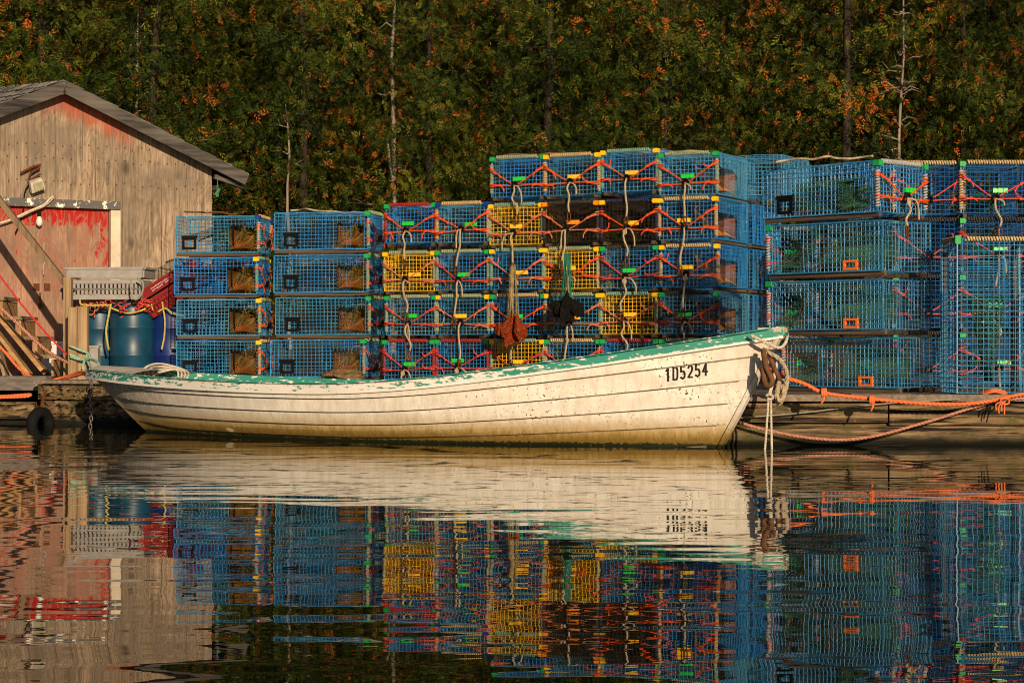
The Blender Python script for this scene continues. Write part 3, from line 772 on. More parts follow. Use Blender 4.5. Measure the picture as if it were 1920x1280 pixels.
mb = LMB(); c = P(1884, 752, 13.32)
for k in range(4):
    e = P(1868 + k * 5, 768 + (k * 7) % 11, 13.27); mb.tube(smooth([c, c.lerp(e, .5) + V((.01 * (k - 3), 0, .01)), e], .02), .0055, 5)
mb.tube([c + V((.03 * cos(a), .02 * sin(a), .02 * sin(a))) for a in [2 * pi * i / 10 for i in range(10)]], .008, 5, True)
tag(mb.build('frayed_knot', M['orange_rope'], None, True), 'frayed orange knot joining two ropes in front of the upright trap', 'knot')
mb = LMB()
for k in range(4):
    c = P(1862, 738 - k * 1.5, 13.66); mb.tube(smooth([c + V((-.08, .1 * k * .3, -.012)), c + V((0, -.04, .015)), c + V((.10, .02, -.01))], .02), .008, 5)
tag(mb.build('rope_coil', M['orange_rope'], None, True), 'small heap of orange rope at the foot of the upright trap', 'rope')
# odds and ends lying on the stacks
def top_line(p0, p1, d, seed, mat, label, r=.009):
    rd = random.Random(seed); a, b = P(*p0, d), P(*p1, d); pts = []
    for i in range(9):
        f = i / 8; pts.append(a.lerp(b, f) + V((0, rd.uniform(-.02, .22), abs(sin(i * 2.1)) * .014)))
    ropeobj('loose_line', pts, r, mat, label, False)
top_line((345, 397), (455, 401), 19.55, 1, M['brown_cloth'], 'dark line lying along the top of the leftmost trap stack')
top_line((540, 392), (680, 400), 19.1, 2, M['white_rope'], 'pale line trailing across the top of the second stack from left')
top_line((740, 388), (900, 383), 18.6, 3, M['pink_rope'], 'pinkish line lying on top of the two lower end-on columns')
top_line((940, 292), (1120, 288), 18.1, 4, M['brown_cloth'], 'brown line lying on top of the tallest columns at their left')
top_line((1160, 282), (1330, 284), 17.5, 5, M['white_rope'], 'pale line lying on top of the tallest columns at their right')
top_line((1460, 300), (1640, 294), 14.2, 6, M['white_rope'], 'pale line lying on top of the corner-on stack behind the bow')
# ropes lying in the boat
mb = LMB()
for k in range(4):
    a0 = P(258 + k * 7, 694 + k, 15.9); b0 = P(350 - k * 6, 698 - k, 15.7)
    mb.tube(smooth([a0 + V((0, 0, -.05)), a0 + V((.08, -.03, .03 - .01 * k)), a0.lerp(b0, .5) + V((.0, -.05 * k, .06 - .022 * k)), b0 + V((0, 0, .01)), b0 + V((.02, -.12, -.05 - .02 * k))], .03), .010, 5)
tag(mb.build('rope_coil', M['cream_rope'], None, True), 'loose coil of pale rope lying on the stern of the boat', 'rope')
mb = LMB(); rd = random.Random(5); c = P(645, 708, 15.75)
for k in range(7):
    mb.tube(smooth([c + V((.17 * cos(a), .08 * sin(a), .01 + .012 * k + .02 * sin(2 * a + k))) * (1 - .06 * k) for a in [rd.uniform(0, 1) + 2 * pi * i / 9 for i in range(9)]], .03), .014, 5)
tag(mb.build('rope_pile', M['net_brown'], None, True), 'brown rope heap showing above the far gunwale of the boat', 'rope')

# ------------------------------------------------------------------ hanging bait bags
def bags(px, py_top, py_bag, py_end, d, mat, smat, label, wpx, n, seed, name='bait_bags'):
    rd = random.Random(seed); t = P(px, py_top, d)
    o = tag(empty(name, P(px, py_end, d)), label, 'bait bags')
    ms = LMB()
    for k in range(n):
        a = (k % 2 * 2 - 1) * ((k + .5) / n) ** .8; back = rd.random() * (1 - a * a) ** .5; dep = d - .04 - .12 * back
        top = P(px + a * wpx * .22 + rd.uniform(-2, 2), py_bag + 18 * abs(a) + rd.uniform(-6, 6), dep); end = P(px + a * wpx * .55 + rd.uniform(-5, 5), py_end - 26 * a * a - rd.uniform(0, 12), dep)
        ln = (top - end).length; rbag = rd.uniform(.030, .046); mb = LMB(); ax = (end - top).normalized(); u = ax.orthogonal().normalized(); v = ax.cross(u); N, K = 12, 14
        for i in range(N + 1):
            f = i / N; r_ = rbag * (sin(pi * (f ** 1.35)) ** .8 if 0 < f < 1 else 0) + .006 + (.014 if i == N else 0)
            for q in range(K):
                an = 2 * pi * q / K; rr = r_ * (1 + .38 * mnoise.noise(V((cos(an) * 2 + k, sin(an) * 2, f * 5 + seed))) + .10 * sin(an * 5 + k))
                mb.v.append(tuple(top + ax * ln * f + u * cos(an) * rr + v * sin(an) * rr * .7))
        for i in range(N):
            for q in range(K): mb.f.append((i * K + q, i * K + (q + 1) % K, (i + 1) * K + (q + 1) % K, (i + 1) * K + q))
        mb.build('bag', mat, o)
        ms.tube(smooth([t + V((a * .02, -.02, rd.uniform(-.03, .03))), t.lerp(top, .5) + V((a * .012, -.02, 0)), top], .05), rd.uniform(.003, .005), 4)
    for k in range(3): ms.tube([t + V((.02 * cos(a), .02 * sin(a), -.02 * k)) for a in [2 * pi * i / 8 for i in range(8)]], .008, 4, True)
    ms.build('string', smat, o, True)
def netmat(name, c, c2):
    t = NT(name); v = t.n.new('ShaderNodeTexVoronoi'); v.feature = 'DISTANCE_TO_EDGE'; v.inputs['Scale'].default_value = 70; t.L(t.coord(), v.inputs['Vector'])
    f = t.ramp(v.outputs['Distance'], [(.05, 1), (.16, 0)]); n = t.noise(t.coord(), 9, 5)
    return t.done(t.mix(f, c2, t.mix(n, c, tuple(x * .5 for x in c))), .85, f, .006, .1)
dd = 18.02
bags(962, 500, 585, 652, 17.62, netmat('red_netting', (.55, .085, .015), (.10, .018, .006)), plain('tan_string', (.30, .22, .08), .85, .6, 30), 'cluster of orange red mesh bait bags hanging on strings from the traps', 56, 13, 1)
bags(1063, 478, 550, 608, 17.36, netmat('black_netting', (.018, .015, .012), (.004, .004, .003)), plain('teal_string', (.012, .17, .12), .8, .4, 40), 'cluster of black mesh bait bags hanging on teal strings from the traps', 60, 17, 2)

# ------------------------------------------------------------------ the shed
SA = R(30); SO = V((-3.28, 21.5, DECK)); wv = V((cos(SA), sin(SA), 0)); bv = V((-sin(SA), cos(SA), 0))
shed = tag(empty('fishing_shed', SO, SA), 'weathered plywood shed with peeling red door and grey shingle roof', 'shed')
def WP(px, py, off=0.0):                              # photo pixel -> shed coordinates on the gable wall (off in front of it)
    c = V((0, 0, CAM_H)); d = P(px, py, 1.0) - c
    t = ((SO - c).dot(bv) - off) / d.dot(bv); p = c + d * t - SO
    return V((p.dot(wv), -off, p.z))
RX, RZ, RS = -1.71, 3.445 - DECK, .43                 # ridge, slope
XL = -3.45
def plywood(name, red):
    t = NT(name); co = t.coord(); x, y, z = t.sep(co)
    g = t.noise(t.coord((11, 11, .8)), 2.0, 6, .68, .9); g2 = t.noise(t.coord((45, 45, 1.6)), 1.4, 4, .7, .3); b = t.noise(co, 1.3, 4, .6)
    wave = t.n.new('ShaderNodeTexNoise'); t.L(t.coord((3.2, 3.2, .9)), wave.inputs['Vector']); wave.inputs['Scale'].default_value = 1.3; wave.inputs['Detail'].default_value = 2.5
    rings = t.math('FRACT', t.math('MULTIPLY', wave.outputs['Fac'], 15.0)); ring = t.ramp(rings, [(0, .5), (.25, .85), (.8, .35), (.92, .0), (1, .5)])   # cathedral grain of rotary-cut ply
    gg = t.math('ADD', t.math('ADD', t.math('MULTIPLY', g, .45), t.math('MULTIPLY', g2, .30)), t.math('ADD', t.math('MULTIPLY', ring, .09), .03))
    c = t.ramp(gg, [(.33, (.085, .058, .040)), (.46, (.31, .225, .155)), (.60, (.55, .41, .285))])
    c = t.mix(t.ramp(b, [(.40, .75), (.58, 0)]), c, (.15, .118, .09)); c = t.mix(t.ramp(t.noise(t.coord((5, 5, 1.6), (3, 0, 8)), 1.5, 5, .7), [(.54, 0), (.68, .7)]), c, (.13, .10, .08))
    bid = t.math('FLOOR', t.math('DIVIDE', x, .145)); wn_ = t.n.new('ShaderNodeTexWhiteNoise'); wn_.noise_dimensions = '1D'; t.L(bid, wn_.inputs['W'])
    c = t.mix(t.math('MULTIPLY', wn_.outputs['Value'], .16), c, (.12, .09, .06))
    vo = t.n.new('ShaderNodeTexVoronoi'); vo.inputs['Scale'].default_value = 1; t.L(t.coord((4.2, 4.2, 2.3)), vo.inputs['Vector'])
    kn = t.ramp(t.math('ADD', vo.outputs['Distance'], t.math('MULTIPLY', t.math('SUBTRACT', g2, .5), .25)), [(.06, 1), (.24, 0)]); kn = t.math('MULTIPLY', kn, t.ramp(t.noise(t.coord(), 1.7, 2), [(.40, 0), (.52, .9)])); c = t.mix(kn, c, (.07, .05, .04))
    if red == 'wall':                                 # grooves between boards, red paint left under the rake
        gr = t.math('PINGPONG', x, .0725); gm_ = t.step(gr, .0045, .0005); gm_ = t.math('MULTIPLY', gm_, t.ramp(t.noise(t.coord((1, 1, .5)), 3, 2), [(.35, .2), (.6, .9)])); c = t.mix(gm_, c, (.05, .035, .025))
        rk = t.math('SUBTRACT', RZ - .12, t.math('MULTIPLY', t.math('ABSOLUTE', t.math('SUBTRACT', x, RX)), RS)); dz = t.math('SUBTRACT', rk, z)
        near = t.step(t.math('ADD', dz, t.math('MULTIPLY', t.math('SUBTRACT', t.noise(t.coord((6, 6, 1.6)), 2, 4), .5), .30)), .25, .05)
        sx = t.math('MULTIPLY', t.step(x, -2.05, -1.6), t.step(x, -.75, -1.15)); c = t.mix(t.math('MULTIPLY', t.math('MULTIPLY', near, sx), t.ramp(g2, [(.38, .25), (.58, .9)])), c, (.36, .05, .016))
    if red == 'door':
        n = t.noise(t.coord((6, 6, 2.4)), 2.2, 7, .72, 1.2); x0 = WP(203, 500).x; z0 = WP(150, 392).z
        e = t.math('MAXIMUM', t.math('MULTIPLY', t.step(x, x0 - .28, x0), .14), t.math('MULTIPLY', t.step(z, z0 - .26, z0 - .05), .24))
        e = t.math('SUBTRACT', e, t.math('MULTIPLY', t.step(z, z0 - .5, z0 - 1.1), .03))
        f = t.ramp(t.math('ADD', n, e), [(.60, 0), (.66, 1)]); rr = t.noise(t.coord(), 4, 3)
        wash = t.mix(t.math('MULTIPLY', t.ramp(t.noise(t.coord((5, 5, 1.5)), 1.2, 4), [(.35, .15), (.6, .5)]), 1), c, (.36, .13, .085)); f = t.math('MULTIPLY', f, t.ramp(ring, [(.25, .45), (.6, 1)])); c = t.mix(f, wash, t.mix(rr, (.30, .012, .01), (.40, .018, .012)))
    return t.done(c, .85, g, .004, .12)
M['ply'] = plywood('weathered_plywood', 'wall'); M['door'] = plywood('peeling_red_door', 'door')
zt = lambda x, dz=0: RZ - .07 - RS * abs(x - RX) + dz
mb = MB()
dx1 = WP(205, 500).x; dz1 = WP(150, 390).z
prof_ = [(dx1, 0), (0, 0), (0, zt(0)), (RX, zt(RX)), (XL, zt(XL)), (XL, dz1), (dx1, dz1)]
n = len(prof_)
mb.v += [(x, 0, z) for x, z in prof_] + [(x, .08, z) for x, z in prof_]
mb.f += [(0, 1, 2, 6), (2, 3, 4, 5, 6)]
mb.f += [(n + 0, n + 6, n + 2, n + 1), (n + 2, n + 6, n + 5, n + 4, n + 3)]
mb.f += [((i + 1) % n, i, n + i, n + (i + 1) % n) for i in range(n)]
mb.build('gable_wall', M['ply'], shed)
a = WP(217, 331, .014); b = WP(397, 340, .014); a_x = a.x
mb = MB(); mb.box(((a.x - .004) / 2, -.009, a.z / 2), (-a.x - .006, .016, a.z)); mb.build('wall_panel', M['ply'], shed)
M['ply2'] = M['ply']
mb = MB(); mb.box((-.04, 1.9, zt(0) / 2 - .02), (.08, 3.62, zt(0) - .06)); mb.box((XL + .04, 1.9, zt(XL) / 2 - .02), (.08, 3.62, zt(XL) - .06)); mb.box((XL / 2, 3.75, .95), (-XL, .08, 1.9)); mb.build('side_wall', M['ply'], shed)
mb = MB(); mb.box(((dx1 + XL) / 2 - .003, .03, dz1 / 2), (dx1 - XL - .006, .03, dz1 - .01)); mb.build('door', M['door'], shed)
M['white_trim'] = (lambda t: t.done(t.mix(t.ramp(t.noise(t.coord((4, 4, 4)), 3, 6, .7), [(.56, 0), (.60, 1)]), (.10, .095, .09), (.74, .68, .60)), .7, None, spec=.2))(NT('peeling_white_trim'))
M['cream_trim'] = plain('cream_trim', (.66, .55, .42), .7, .25, 9)
a = WP(225, 378, .05); b = WP(-60, 394, .05)
mb = MB(); mb.box(((a.x + XL) / 2, -.035, dz1 + .035), (a.x - XL, .068, .085)); mb.build('door_lintel', M['white_trim'], shed)
mb = MB(); mb.box((dx1 + .055, -.024, (dz1 - .012) / 2), (.105, .044, dz1 - .014)); mb.build('door_jamb', M['cream_trim'], shed)
# roof: two slabs, the ridge of the sagging front lower than the back
M['shingle'] = (lambda t: (lambda br: t.done(t.mix(t.ramp(t.noise(t.coord((2, 9, 2)), 2.2, 6, .7), [(.40, 0), (.66, 1)]), (.055, .052, .055), (.22, .20, .19)), .9, br, .02, .1))(t.noise(t.coord((1.5, 14, 1.5)), 1.5, 4)))(NT('grey_shingles'))
M['fascia'] = wood('fascia_wood', (.018, .016, .017), (.13, .112, .098), 'x', 14)
def roof(sgn):
    mb = MB(); xe = RX + sgn * 2.032; ze = RZ - RS * 2.032; y0, y1 = -.20, 3.95; th_ = .055; rise = .085 * (y1 - y0)
    if sgn > 0: rise = .02
    for dz in (0, -th_): mb.v += [(RX, y0, RZ + dz), (xe, y0, ze + dz), (xe, y1, ze + dz), (RX, y1, RZ + .085 * (y1 - y0) + dz)]
    mb.f += [(0, 1, 2, 3), (7, 6, 5, 4), (0, 4, 5, 1), (1, 5, 6, 2), (2, 6, 7, 3), (3, 7, 4, 0)]
    ro = mb.build('roof', M['shingle'], shed)
    mb = MB(); a = V((RX + sgn * .004, y0 - .016, RZ - .062)); b = V((xe, y0 - .016, ze - .062)); mb.bar(a, b, .024, .125, (0, 0, 1)); mb.build('fascia_board', M['fascia'], ro)
    mb = MB()                                          # ragged shingle courses proud of the slab
    rd = random.Random(3 + sgn); L_ = V((xe - RX, 0, ze - RZ)); ln = L_.length; L_.normalize()
    for r in range(11):
        yy = y0
        while yy < y1 - .1:
            ww = rd.uniform(.12, .24); f0 = ln * r / 11 - .02 * rd.random(); f1 = ln * (r + 1) / 11 + .03 + rd.uniform(-.01, .01)
            lift = lambda f: .085 * (yy + ww / 2 - y0) * (1 - f / ln)
            p0 = V((RX, yy + ww / 2, RZ)) + V((L_.x * max(f0, 0), 0, L_.z * max(f0, 0) + lift(f0) + .006)); p1 = V((RX, yy + ww / 2, RZ)) + V((L_.x * f1, 0, L_.z * f1 + lift(f1) + .020))
            mb.bar(p0, p1, ww - .008, .009, (0, 0, 1)); yy += ww
    mb.build('shingles', M['shingle'], ro)
roof(1); roof(-1)
mb = MB(); mb.box((.02, -.06, zt(0, -.22) + .0), (.03, .10, .05)); mb.bar((-.01, -.1, zt(0) - .10), (.30, -.1, 2.50 - DECK - .02 - .03), .05, .05); mb.build('eave_brace', M['fascia'], shed)
rd = random.Random(77); mb = MB()
for zz in (.25, .85, WP(300, 345, 0).z - .03, WP(300, 325, 0).z + .10, 2.45):
    for i in range(36):
        x = -.03 - i * .096; pr = 0 if x < a_x or zz > WP(300, 335).z else -.017
        if zz < zt(x) - .12 and (x > dx1 + .13 or zz > dz1 + .12): mb.box((x + rd.uniform(-.008, .008), pr - .002, zz + rd.uniform(-.02, .02)), (.011, .005, rd.uniform(.011, .022)))
mb.build('nail_heads', M['rust'], shed)
# hasp and chain on the door
mb = MB()
for px, wd in ((70, 12), (90, 12)):
    q = WP(px, 538, .02); mb.box((q.x, .008, q.z), (.06, .016, .075))
q = WP(76, 548, .02); mb.tube([V((q.x, -.01, q.z)), V((q.x, -.014, q.z - .12))], .009, 5); mb.box((q.x, -.012, q.z - .14), (.04, .03, .05)); mb.build('hasp', M['rust'], shed)
# floodlight, bulb, cables, green string
fl = tag(empty('floodlight', SO + wv * WP(62, 345).x + bv * -.02 + V((0, 0, WP(62, 345).z)), SA), 'old white floodlight on a rusty bracket on the shed gable', 'lamp')
mb = MB(); mb.box((0, -.10, -.02), (.15, .06, .12), Matrix.Rotation(R(-22), 3, 'Y') @ Matrix.Rotation(R(20), 3, 'X'), .15); mb.build('housing', plain('lamp_white', (.55, .50, .42), .5, .35, 20), fl)
mb = MB(); mb.box((.012, -.134, -.035), (.10, .012, .08), Matrix.Rotation(R(-22), 3, 'Y') @ Matrix.Rotation(R(20), 3, 'X')); mb.build('glass', plain('lamp_glass', (.42, .38, .22), .15, .3, 20, .6), fl)
mb = MB(); mb.tube([(-.15, -.04, .10), (-.04, -.05, .165), (.06, -.05, .20), (.04, -.06, .16), (-.05, -.07, .11), (-.07, -.05, .03), (-.01, -.08, .06), (.05, -.06, .10)], .013, 6); mb.tube([(-.06, -.03, .05), (-.06, -.08, .0), (-.02, -.1, -.02)], .014, 6); mb.build('bracket', M['rust'], fl)
mb = MB(); mb.tube(smooth([V((-.07, -.05, -.02)), V((-.10, -.02, -.1)), V((-.11, -.012, -.26)), V((-.15, -.012, -.42)), V((-.2, -.03, -.52))], .05), .008, 5); mb.build('cable', M['black_rubber'], fl, True)
bl = tag(empty('light_bulb', SO + wv * WP(70, 412).x + bv * -.07 + V((0, 0, WP(70, 412).z)), SA), 'bare bulb hanging in a black socket before the red door', 'bulb')
mb = MB(); mb.lathe([(.018, .03), (.02, .07), (.012, .08)], 10); mb.tube([(0, 0, .07), (-.01, .0, .15)], .008, 5); mb.build('socket', M['black_rubber'], bl)
mb = MB(); mb.lathe([(.004, -.075), (.026, -.06), (.036, -.03), (.03, 0), (.016, .035)], 12); mb.build('bulb', plain('bulb_glass', (.70, .66, .60), .08, .05, 10, .6), bl, True)
def wall_rope(name, pix, r, mat, label, off=.06):
    pts = [SO + wv * WP(x, y, off).x + bv * -off + V((0, 0, WP(x, y, off).z)) for x, y in pix]
    return ropeobj(name, pts, r, mat, label, False, 'cord')
wall_rope('power_cord', [(100, 368), (92, 374), (82, 384), (50, 398), (20, 412), (-20, 424)], .012, M['cream_rope'], 'beige cord slung across the top of the red door', .09)
wall_rope('power_cord', [(102, 370), (84, 386), (60, 396), (36, 408)], .009, M['white_rope'], 'short tan loop of cord nailed at the door lintel', .10)
wall_rope('green_string', [(83, 455), (82, 470), (84, 488), (81, 502), (82, 516)], .006, M['green_rope'], 'green string hanging on the middle of the red door', .03)
lf = LMB(); c = P(408, 352, 21.4); lf.tube([c + V((0, 0, .1)), c], .006, 4); lf.box(c + V((.01, 0, -.03)), (.03, .02, .05), Matrix.Rotation(.5, 3, 'Y')); lf.box(c + V((-.005, 0, -.075)), (.035, .02, .05), Matrix.Rotation(-.3, 3, 'Y'))
tag(lf.build('green_clip', plain('dark_green_plastic', (.01, .16, .08), .4)), 'small dark green plastic clip hanging under the shed eave', 'clip')

# ------------------------------------------------------------------ barrels, crates, posts and steps at the left
def barrel(px, d, rr, h, mat, label, base=DECK + .002):
    c = P(px, 600, d); o = tag(empty('plastic_barrel', (c.x, c.y, base)), label, 'barrel', 'blue barrels beside the shed')
    mb = MB(); mb.lathe([(rr * .93, 0), (rr, .03), (rr, h * .30), (rr * 1.025, h * .315), (rr * 1.025, h * .335), (rr, h * .35), (rr, h * .66), (rr * 1.025, h * .675), (rr * 1.025, h * .695), (rr, h * .71), (rr, h - .05), (rr * .96, h - .01)], 28); mb.build('body', mat, o, False).data.polygons.foreach_set('use_smooth', [True] * (28 * 11) + [False] * 2)
    mb = MB(); mb.lathe([(rr * .97, h - .012), (rr * .985, h + .008), (rr * .93, h + .01), (rr * .9, h - .006)], 28); mb.lathe([(.03, h - .005), (.03, h + .02)], 10, (rr * .55, 0, 0)); mb.build('lid', mat, o)
    return o
bm1 = plain('teal_barrel_plastic', (.005, .055, .11), .4, .4, 5, .4); bm2 = plain('blue_barrel_plastic', (.005, .022, .15), .4, .35, 5, .4)
barrel(186, 20.35, .235, .76, bm1, 'teal barrel nearest the mooring post, beneath the grey crate'); barrel(248, 20.1, .225, .775, bm1, 'teal blue barrel in the middle, with yellow rope tied round its top'); barrel(322, 20.25, .235, .77, bm2, 'deep blue barrel beside the leftmost trap stack')
barrel(380, 20.55, .235, .77, bm2, 'deep blue barrel seen through the leftmost trap stack')
def crate(loc, rz, rot, L, W, H, mat, label, name='plastic_crate', slot=.024):
    o = tag(empty(name, loc, rz, rot), label, 'crate')
    mb = MB(); t = .02; a, b = L / 2, W / 2; k = .92
    for s_ in (-1, 1):
        mb.box((0, s_ * b * k, H * .05 + .01), (L * k, t, H * .1 + .02)); mb.box((0, s_ * b * k, H * .55), (L * k, t, H * .12))
        for r_, zc in ((0, H * .23), (1, H * .42)):
            n = int(L * k / .04)
            for i in range(n + 1): mb.box((-a * k + L * k * i / n, s_ * b * k, zc), (slot, t, H * .18))
            mb.box((0, s_ * b * k, H * .325), (L * k, t, .018))
        mb.box((s_ * a * k, 0, H * .31), (t, W * k - t - .004, H * .60))
    mb.box((0, 0, .009), (L * k - t * 2 - .006, W * k - t * 2 - .006, .018)); mb.build('body', mat, o)
    mb = MB()
    for s_ in (-1, 1):
        mb.box((0, s_ * b, H * .83), (L, .024, H * .30)); mb.box((s_ * a, 0, H * .83), (.024, W - .03, H * .30)); mb.box((0, s_ * (b + .006), H * .97), (L + .03, .04, .022)); mb.box((s_ * (a + .006), 0, H * .972), (.04, W - .04, .022))
    mb.build('rim', mat, o); return o
gcr = plain('grey_crate_plastic', (.30, .28, .26), .5, .2, 12, .4); rcr = plain('red_crate_plastic', (.20, .006, .008), .6, .25, 10, .12)
c = P(204, 562, 20.0); gc = crate((c.x, c.y + .12, c.z), R(-4), None, .78, .48, .325, gcr, 'grey plastic crate with slotted sides standing on the blue barrels')
c = P(300, 568, 20.15); rc = crate((c.x + .22, c.y + .08, c.z + .03), 0, (0, R(-33), R(8)), .74, .46, .30, rcr, 'tilted red plastic crate leaning between grey crate and traps', slot=.033)
c = P(385, 553, 20.5); crate((c.x, c.y + .2, c.z), R(3), None, .62, .42, .30, rcr, 'upright red plastic crate seen through the leftmost trap stack')
M['white_print'] = plain('white_print', (.6, .5, .45), .6)
mb = MB()                                             # two lines of worn print on the tilted crate's rim
rd = random.Random(8)
for ln_, zz in ((10, .262), (8, .238)):
    for i in range(ln_):
        x = -.20 + i * .026
        if rd.random() < .85:
            mb.box((x, -.2435, zz), (.004, .003, .014)); mb.box((x + .007, -.2437, zz + rd.choice((-.005, 0, .005))), (.010, .003, .004))
            if rd.random() < .6: mb.box((x + .014, -.2433, zz), (.004, .003, .014))
mb.build('rim_print', M['white_print'], rc)
mb = LMB()
for i, (px, py) in enumerate(((150, 510), (200, 511))):
    q = P(px, py, 19.85); mb.lathe([(.012, 0), (.012, .008)], 8, tuple(q))
# net heaps on the barrels
def heap(px0, px1, py, d, mat, label, seed):
    rd = random.Random(seed); mb = LMB()
    for k in range(26):
        x = rd.uniform(px0, px1); a = P(x, py + rd.uniform(-3, 5), d + rd.uniform(-.12, .1)); pts = [a]
        for i in range(5): pts.append(pts[-1] + V((rd.uniform(-.06, .06), rd.uniform(-.03, .03), rd.uniform(-.035, .03))))
        mb.tube(smooth(pts, .02), .007, 4)
    tag(mb.build('net_heap', mat, None, True), label, 'net')
heap(155, 200, 571, 20.08, M['cord_salmon'], 'heap of salmon netting spilling over the teal barrel under the grey crate', 1)
heap(216, 282, 570, 19.88, M['cord_red'], 'strip of red netting along the top of the middle barrel', 2)
ropeobj('tie_rope', [P(150, 562, 19.9), P(156, 572, 19.86), P(205, 572, 19.86), P(208, 577, 19.84), P(240, 587, 19.82), P(270, 580, 19.84), P(282, 568, 19.9), P(286, 582, 19.9)], .011, M['yellow_rope'], 'yellowish rope tied along the barrel tops', False)
ropeobj('rope_tail', [P(208, 570, 19.84), P(204, 590, 19.8), P(199, 620, 19.8), P(201, 640, 19.8), P(204, 656, 19.82)], .012, M['yellow_rope'], 'yellowish rope end hanging between the two teal barrels', False)
ropeobj('rope_tail', [P(304, 566, 19.95), P(306, 580, 19.94), P(309, 600, 19.94), P(308, 630, 19.94), P(303, 655, 19.94)], .010, M['yellow_rope'], 'yellowish rope end hanging down the deep blue barrel', False)
ropeobj('tie_rope', [P(296, 585, 19.93), P(310, 578, 19.92), P(325, 588, 19.93), P(345, 592, 19.98)], .010, M['yellow_rope'], 'short yellowish rope knotted across the deep blue barrel', False)
ropeobj('crate_rope', [P(245, 525, 19.72), P(246, 548, 19.7), P(254, 562, 19.7), P(266, 550, 19.7), P(268, 530, 19.7), P(258, 522, 19.72)], .010, M['thin_grey'], 'grey rope loop hanging on the slotted side of the grey crate', False)
heap(262, 284, 556, 20.3, M['green_rope'], 'bunch of green rope wedged between grey and red crates', 3)
# mooring post of two boards, tall newel, steps, handrail
mp = tag(empty('mooring_post', P(148, 700, 18.6)), 'short broad wooden mooring post with green rope tied at its foot', 'post')
mb = LMB(); a = P(138, 712, 18.6); b = P(138, 576, 18.6); mb.bar(a, b, .085, .10, (0, 1, 0)); mb.build('board', M['plank'], mp)
mb = LMB(); a = P(156, 712, 18.62); b = P(156, 575, 18.62); mb.bar(a, b, .095, .08, (0, 1, 0)); mb.build('board', M['plank'], mp)
sp = tag(empty('wooden_steps', P(60, 702, 19.2)), 'wooden steps with diagonal handrail leading up past the shed door', 'steps')
mb = LMB(); mb.bar(P(128, 706, 19.0), P(128, 520, 19.0), .075, .09, (0, 1, 0)); mb.build('newel_post', M['plank'], sp)
M['rail'] = wood('rail_wood', (.10, .065, .04), (.27, .185, .11), 'z', 18)
mb = LMB(); mb.bar(P(-60, 300, 19.12), P(136, 548, 19.06), .055, .085, (0, 1, 0)); mb.build('handrail', M['rail'], sp)
M['tread'] = wood('step_wood', (.20, .11, .045), (.46, .27, .12), 'x', 14)
mb = LMB(); mb.bar(P(-40, 545, 19.2), P(82, 694, 19.2), .04, .15, (0, 1, 0)); mb.build('stringer', M['tread'], sp)
mb = LMB(); mb.bar(P(-40, 545, 19.85), P(88, 700, 19.85), .04, .15, (0, 1, 0)); mb.build('stringer', M['tread'], sp)
for px, py, q in ((2, 561, 0), (36, 597, 1), (66, 634, 2), (96, 668, 3)):
    mb = LMB(); c = P(px, py, 19.5); mb.box(c, (.22, .62, .035)); mb.build('tread', M['rail'], sp)
    mb = LMB(); mb.box(c + V((.08, 0, -.11)), (.022, .58, .17)); mb.build('riser', M['tread'], sp)
mb = LMB(); mb.bar(P(-30, 590, 19.05), P(56, 702, 19.0), .035, .13, (0, 1, 0)); mb.build('brace', M['tread'], sp)
mb = LMB(); mb.bar(P(-6, 640, 18.95), P(12, 706, 18.9), .03, .15, (0, 1, 0)); mb.build('lower_board', M['plank'], sp)
wt = tag(empty('white_tote', P(105, 690, 20.3)), 'white tub standing behind the newel post under the door', 'tub')
mb = LMB(); c = P(112, 672, 20.3); mb.box(c, (.30, .3, .30), None, -.1); mb.build('body', plain('white_plastic', (.62, .60, .58), .5, .1), wt)
mb = LMB(); mb.box(c + V((0, 0, .165)), (.36, .36, .025)); mb.build('lid', plain('white_lid', (.7, .67, .62), .5, .1), wt)
gb = LMB(); gb.box(P(178, 672, 19.4), (.09, .12, .21), None, .08); gb.box(P(178, 651, 19.4) + V((0, 0, .008)), (.1, .13, .016)); tag(gb.build('grey_box', gcr), 'small grey plastic box between mooring post and teal barrel', 'box')
ropeobj('red_line', [P(-20, 490, 18.9), P(40, 570, 18.85), P(90, 628, 18.8), P(131, 670, 18.7)], .010, M['red_rope'], 'thin red line sloping down to the mooring post', False)
ropeobj('hand_rope', [P(-30, 548, 18.9), P(30, 604, 18.85), P(85, 655, 18.8), P(130, 681, 18.62)], .017, M['pink_rope'], 'thick faded pink rope sloping down alongside the steps')
ropeobj('slack_rope', [P(-40, 610, 18.5), P(5, 655, 18.4), P(40, 694, 18.3), P(80, 713, 18.2), P(125, 708, 18.1), P(160, 699, 17.6), P(172, 697, 17.2)], .015, M['orange_rope'], 'bright orange rope drooping from the steps to the stern of the boat')
ropeobj('slack_rope', [P(100, 711, 18.15), P(130, 704, 18.05), P(150, 697, 17.8), P(168, 698, 17.3)], .013, M['orange_rope'], 'second short orange rope at the foot of the mooring post')
ropeobj('deck_rope', [P(-30, 742, 17.72), P(10, 742, 17.7), P(40, 740, 17.7), P(58, 739, 17.7), P(50, 743, 17.68), P(5, 745, 17.67), P(-30, 746, 17.7)], .013, M['orange_rope'], 'red orange rope lying along the low log at far left')
mb = LMB()
for pts in ([(130, 648), (150, 656), (165, 662), (168, 672), (160, 676), (140, 668), (131, 664)], [(131, 668), (150, 674), (168, 673), (182, 678), (188, 690)], [(163, 668), (168, 685), (176, 692), (188, 692)], [(160, 672), (155, 690), (162, 700), (174, 697)], [(164, 664), (160, 672), (166, 678)]):
    mb.rope([P(x, y, 18.5 - .8 * max(0, (x - 165) / 25)) for x, y in pts], .013)
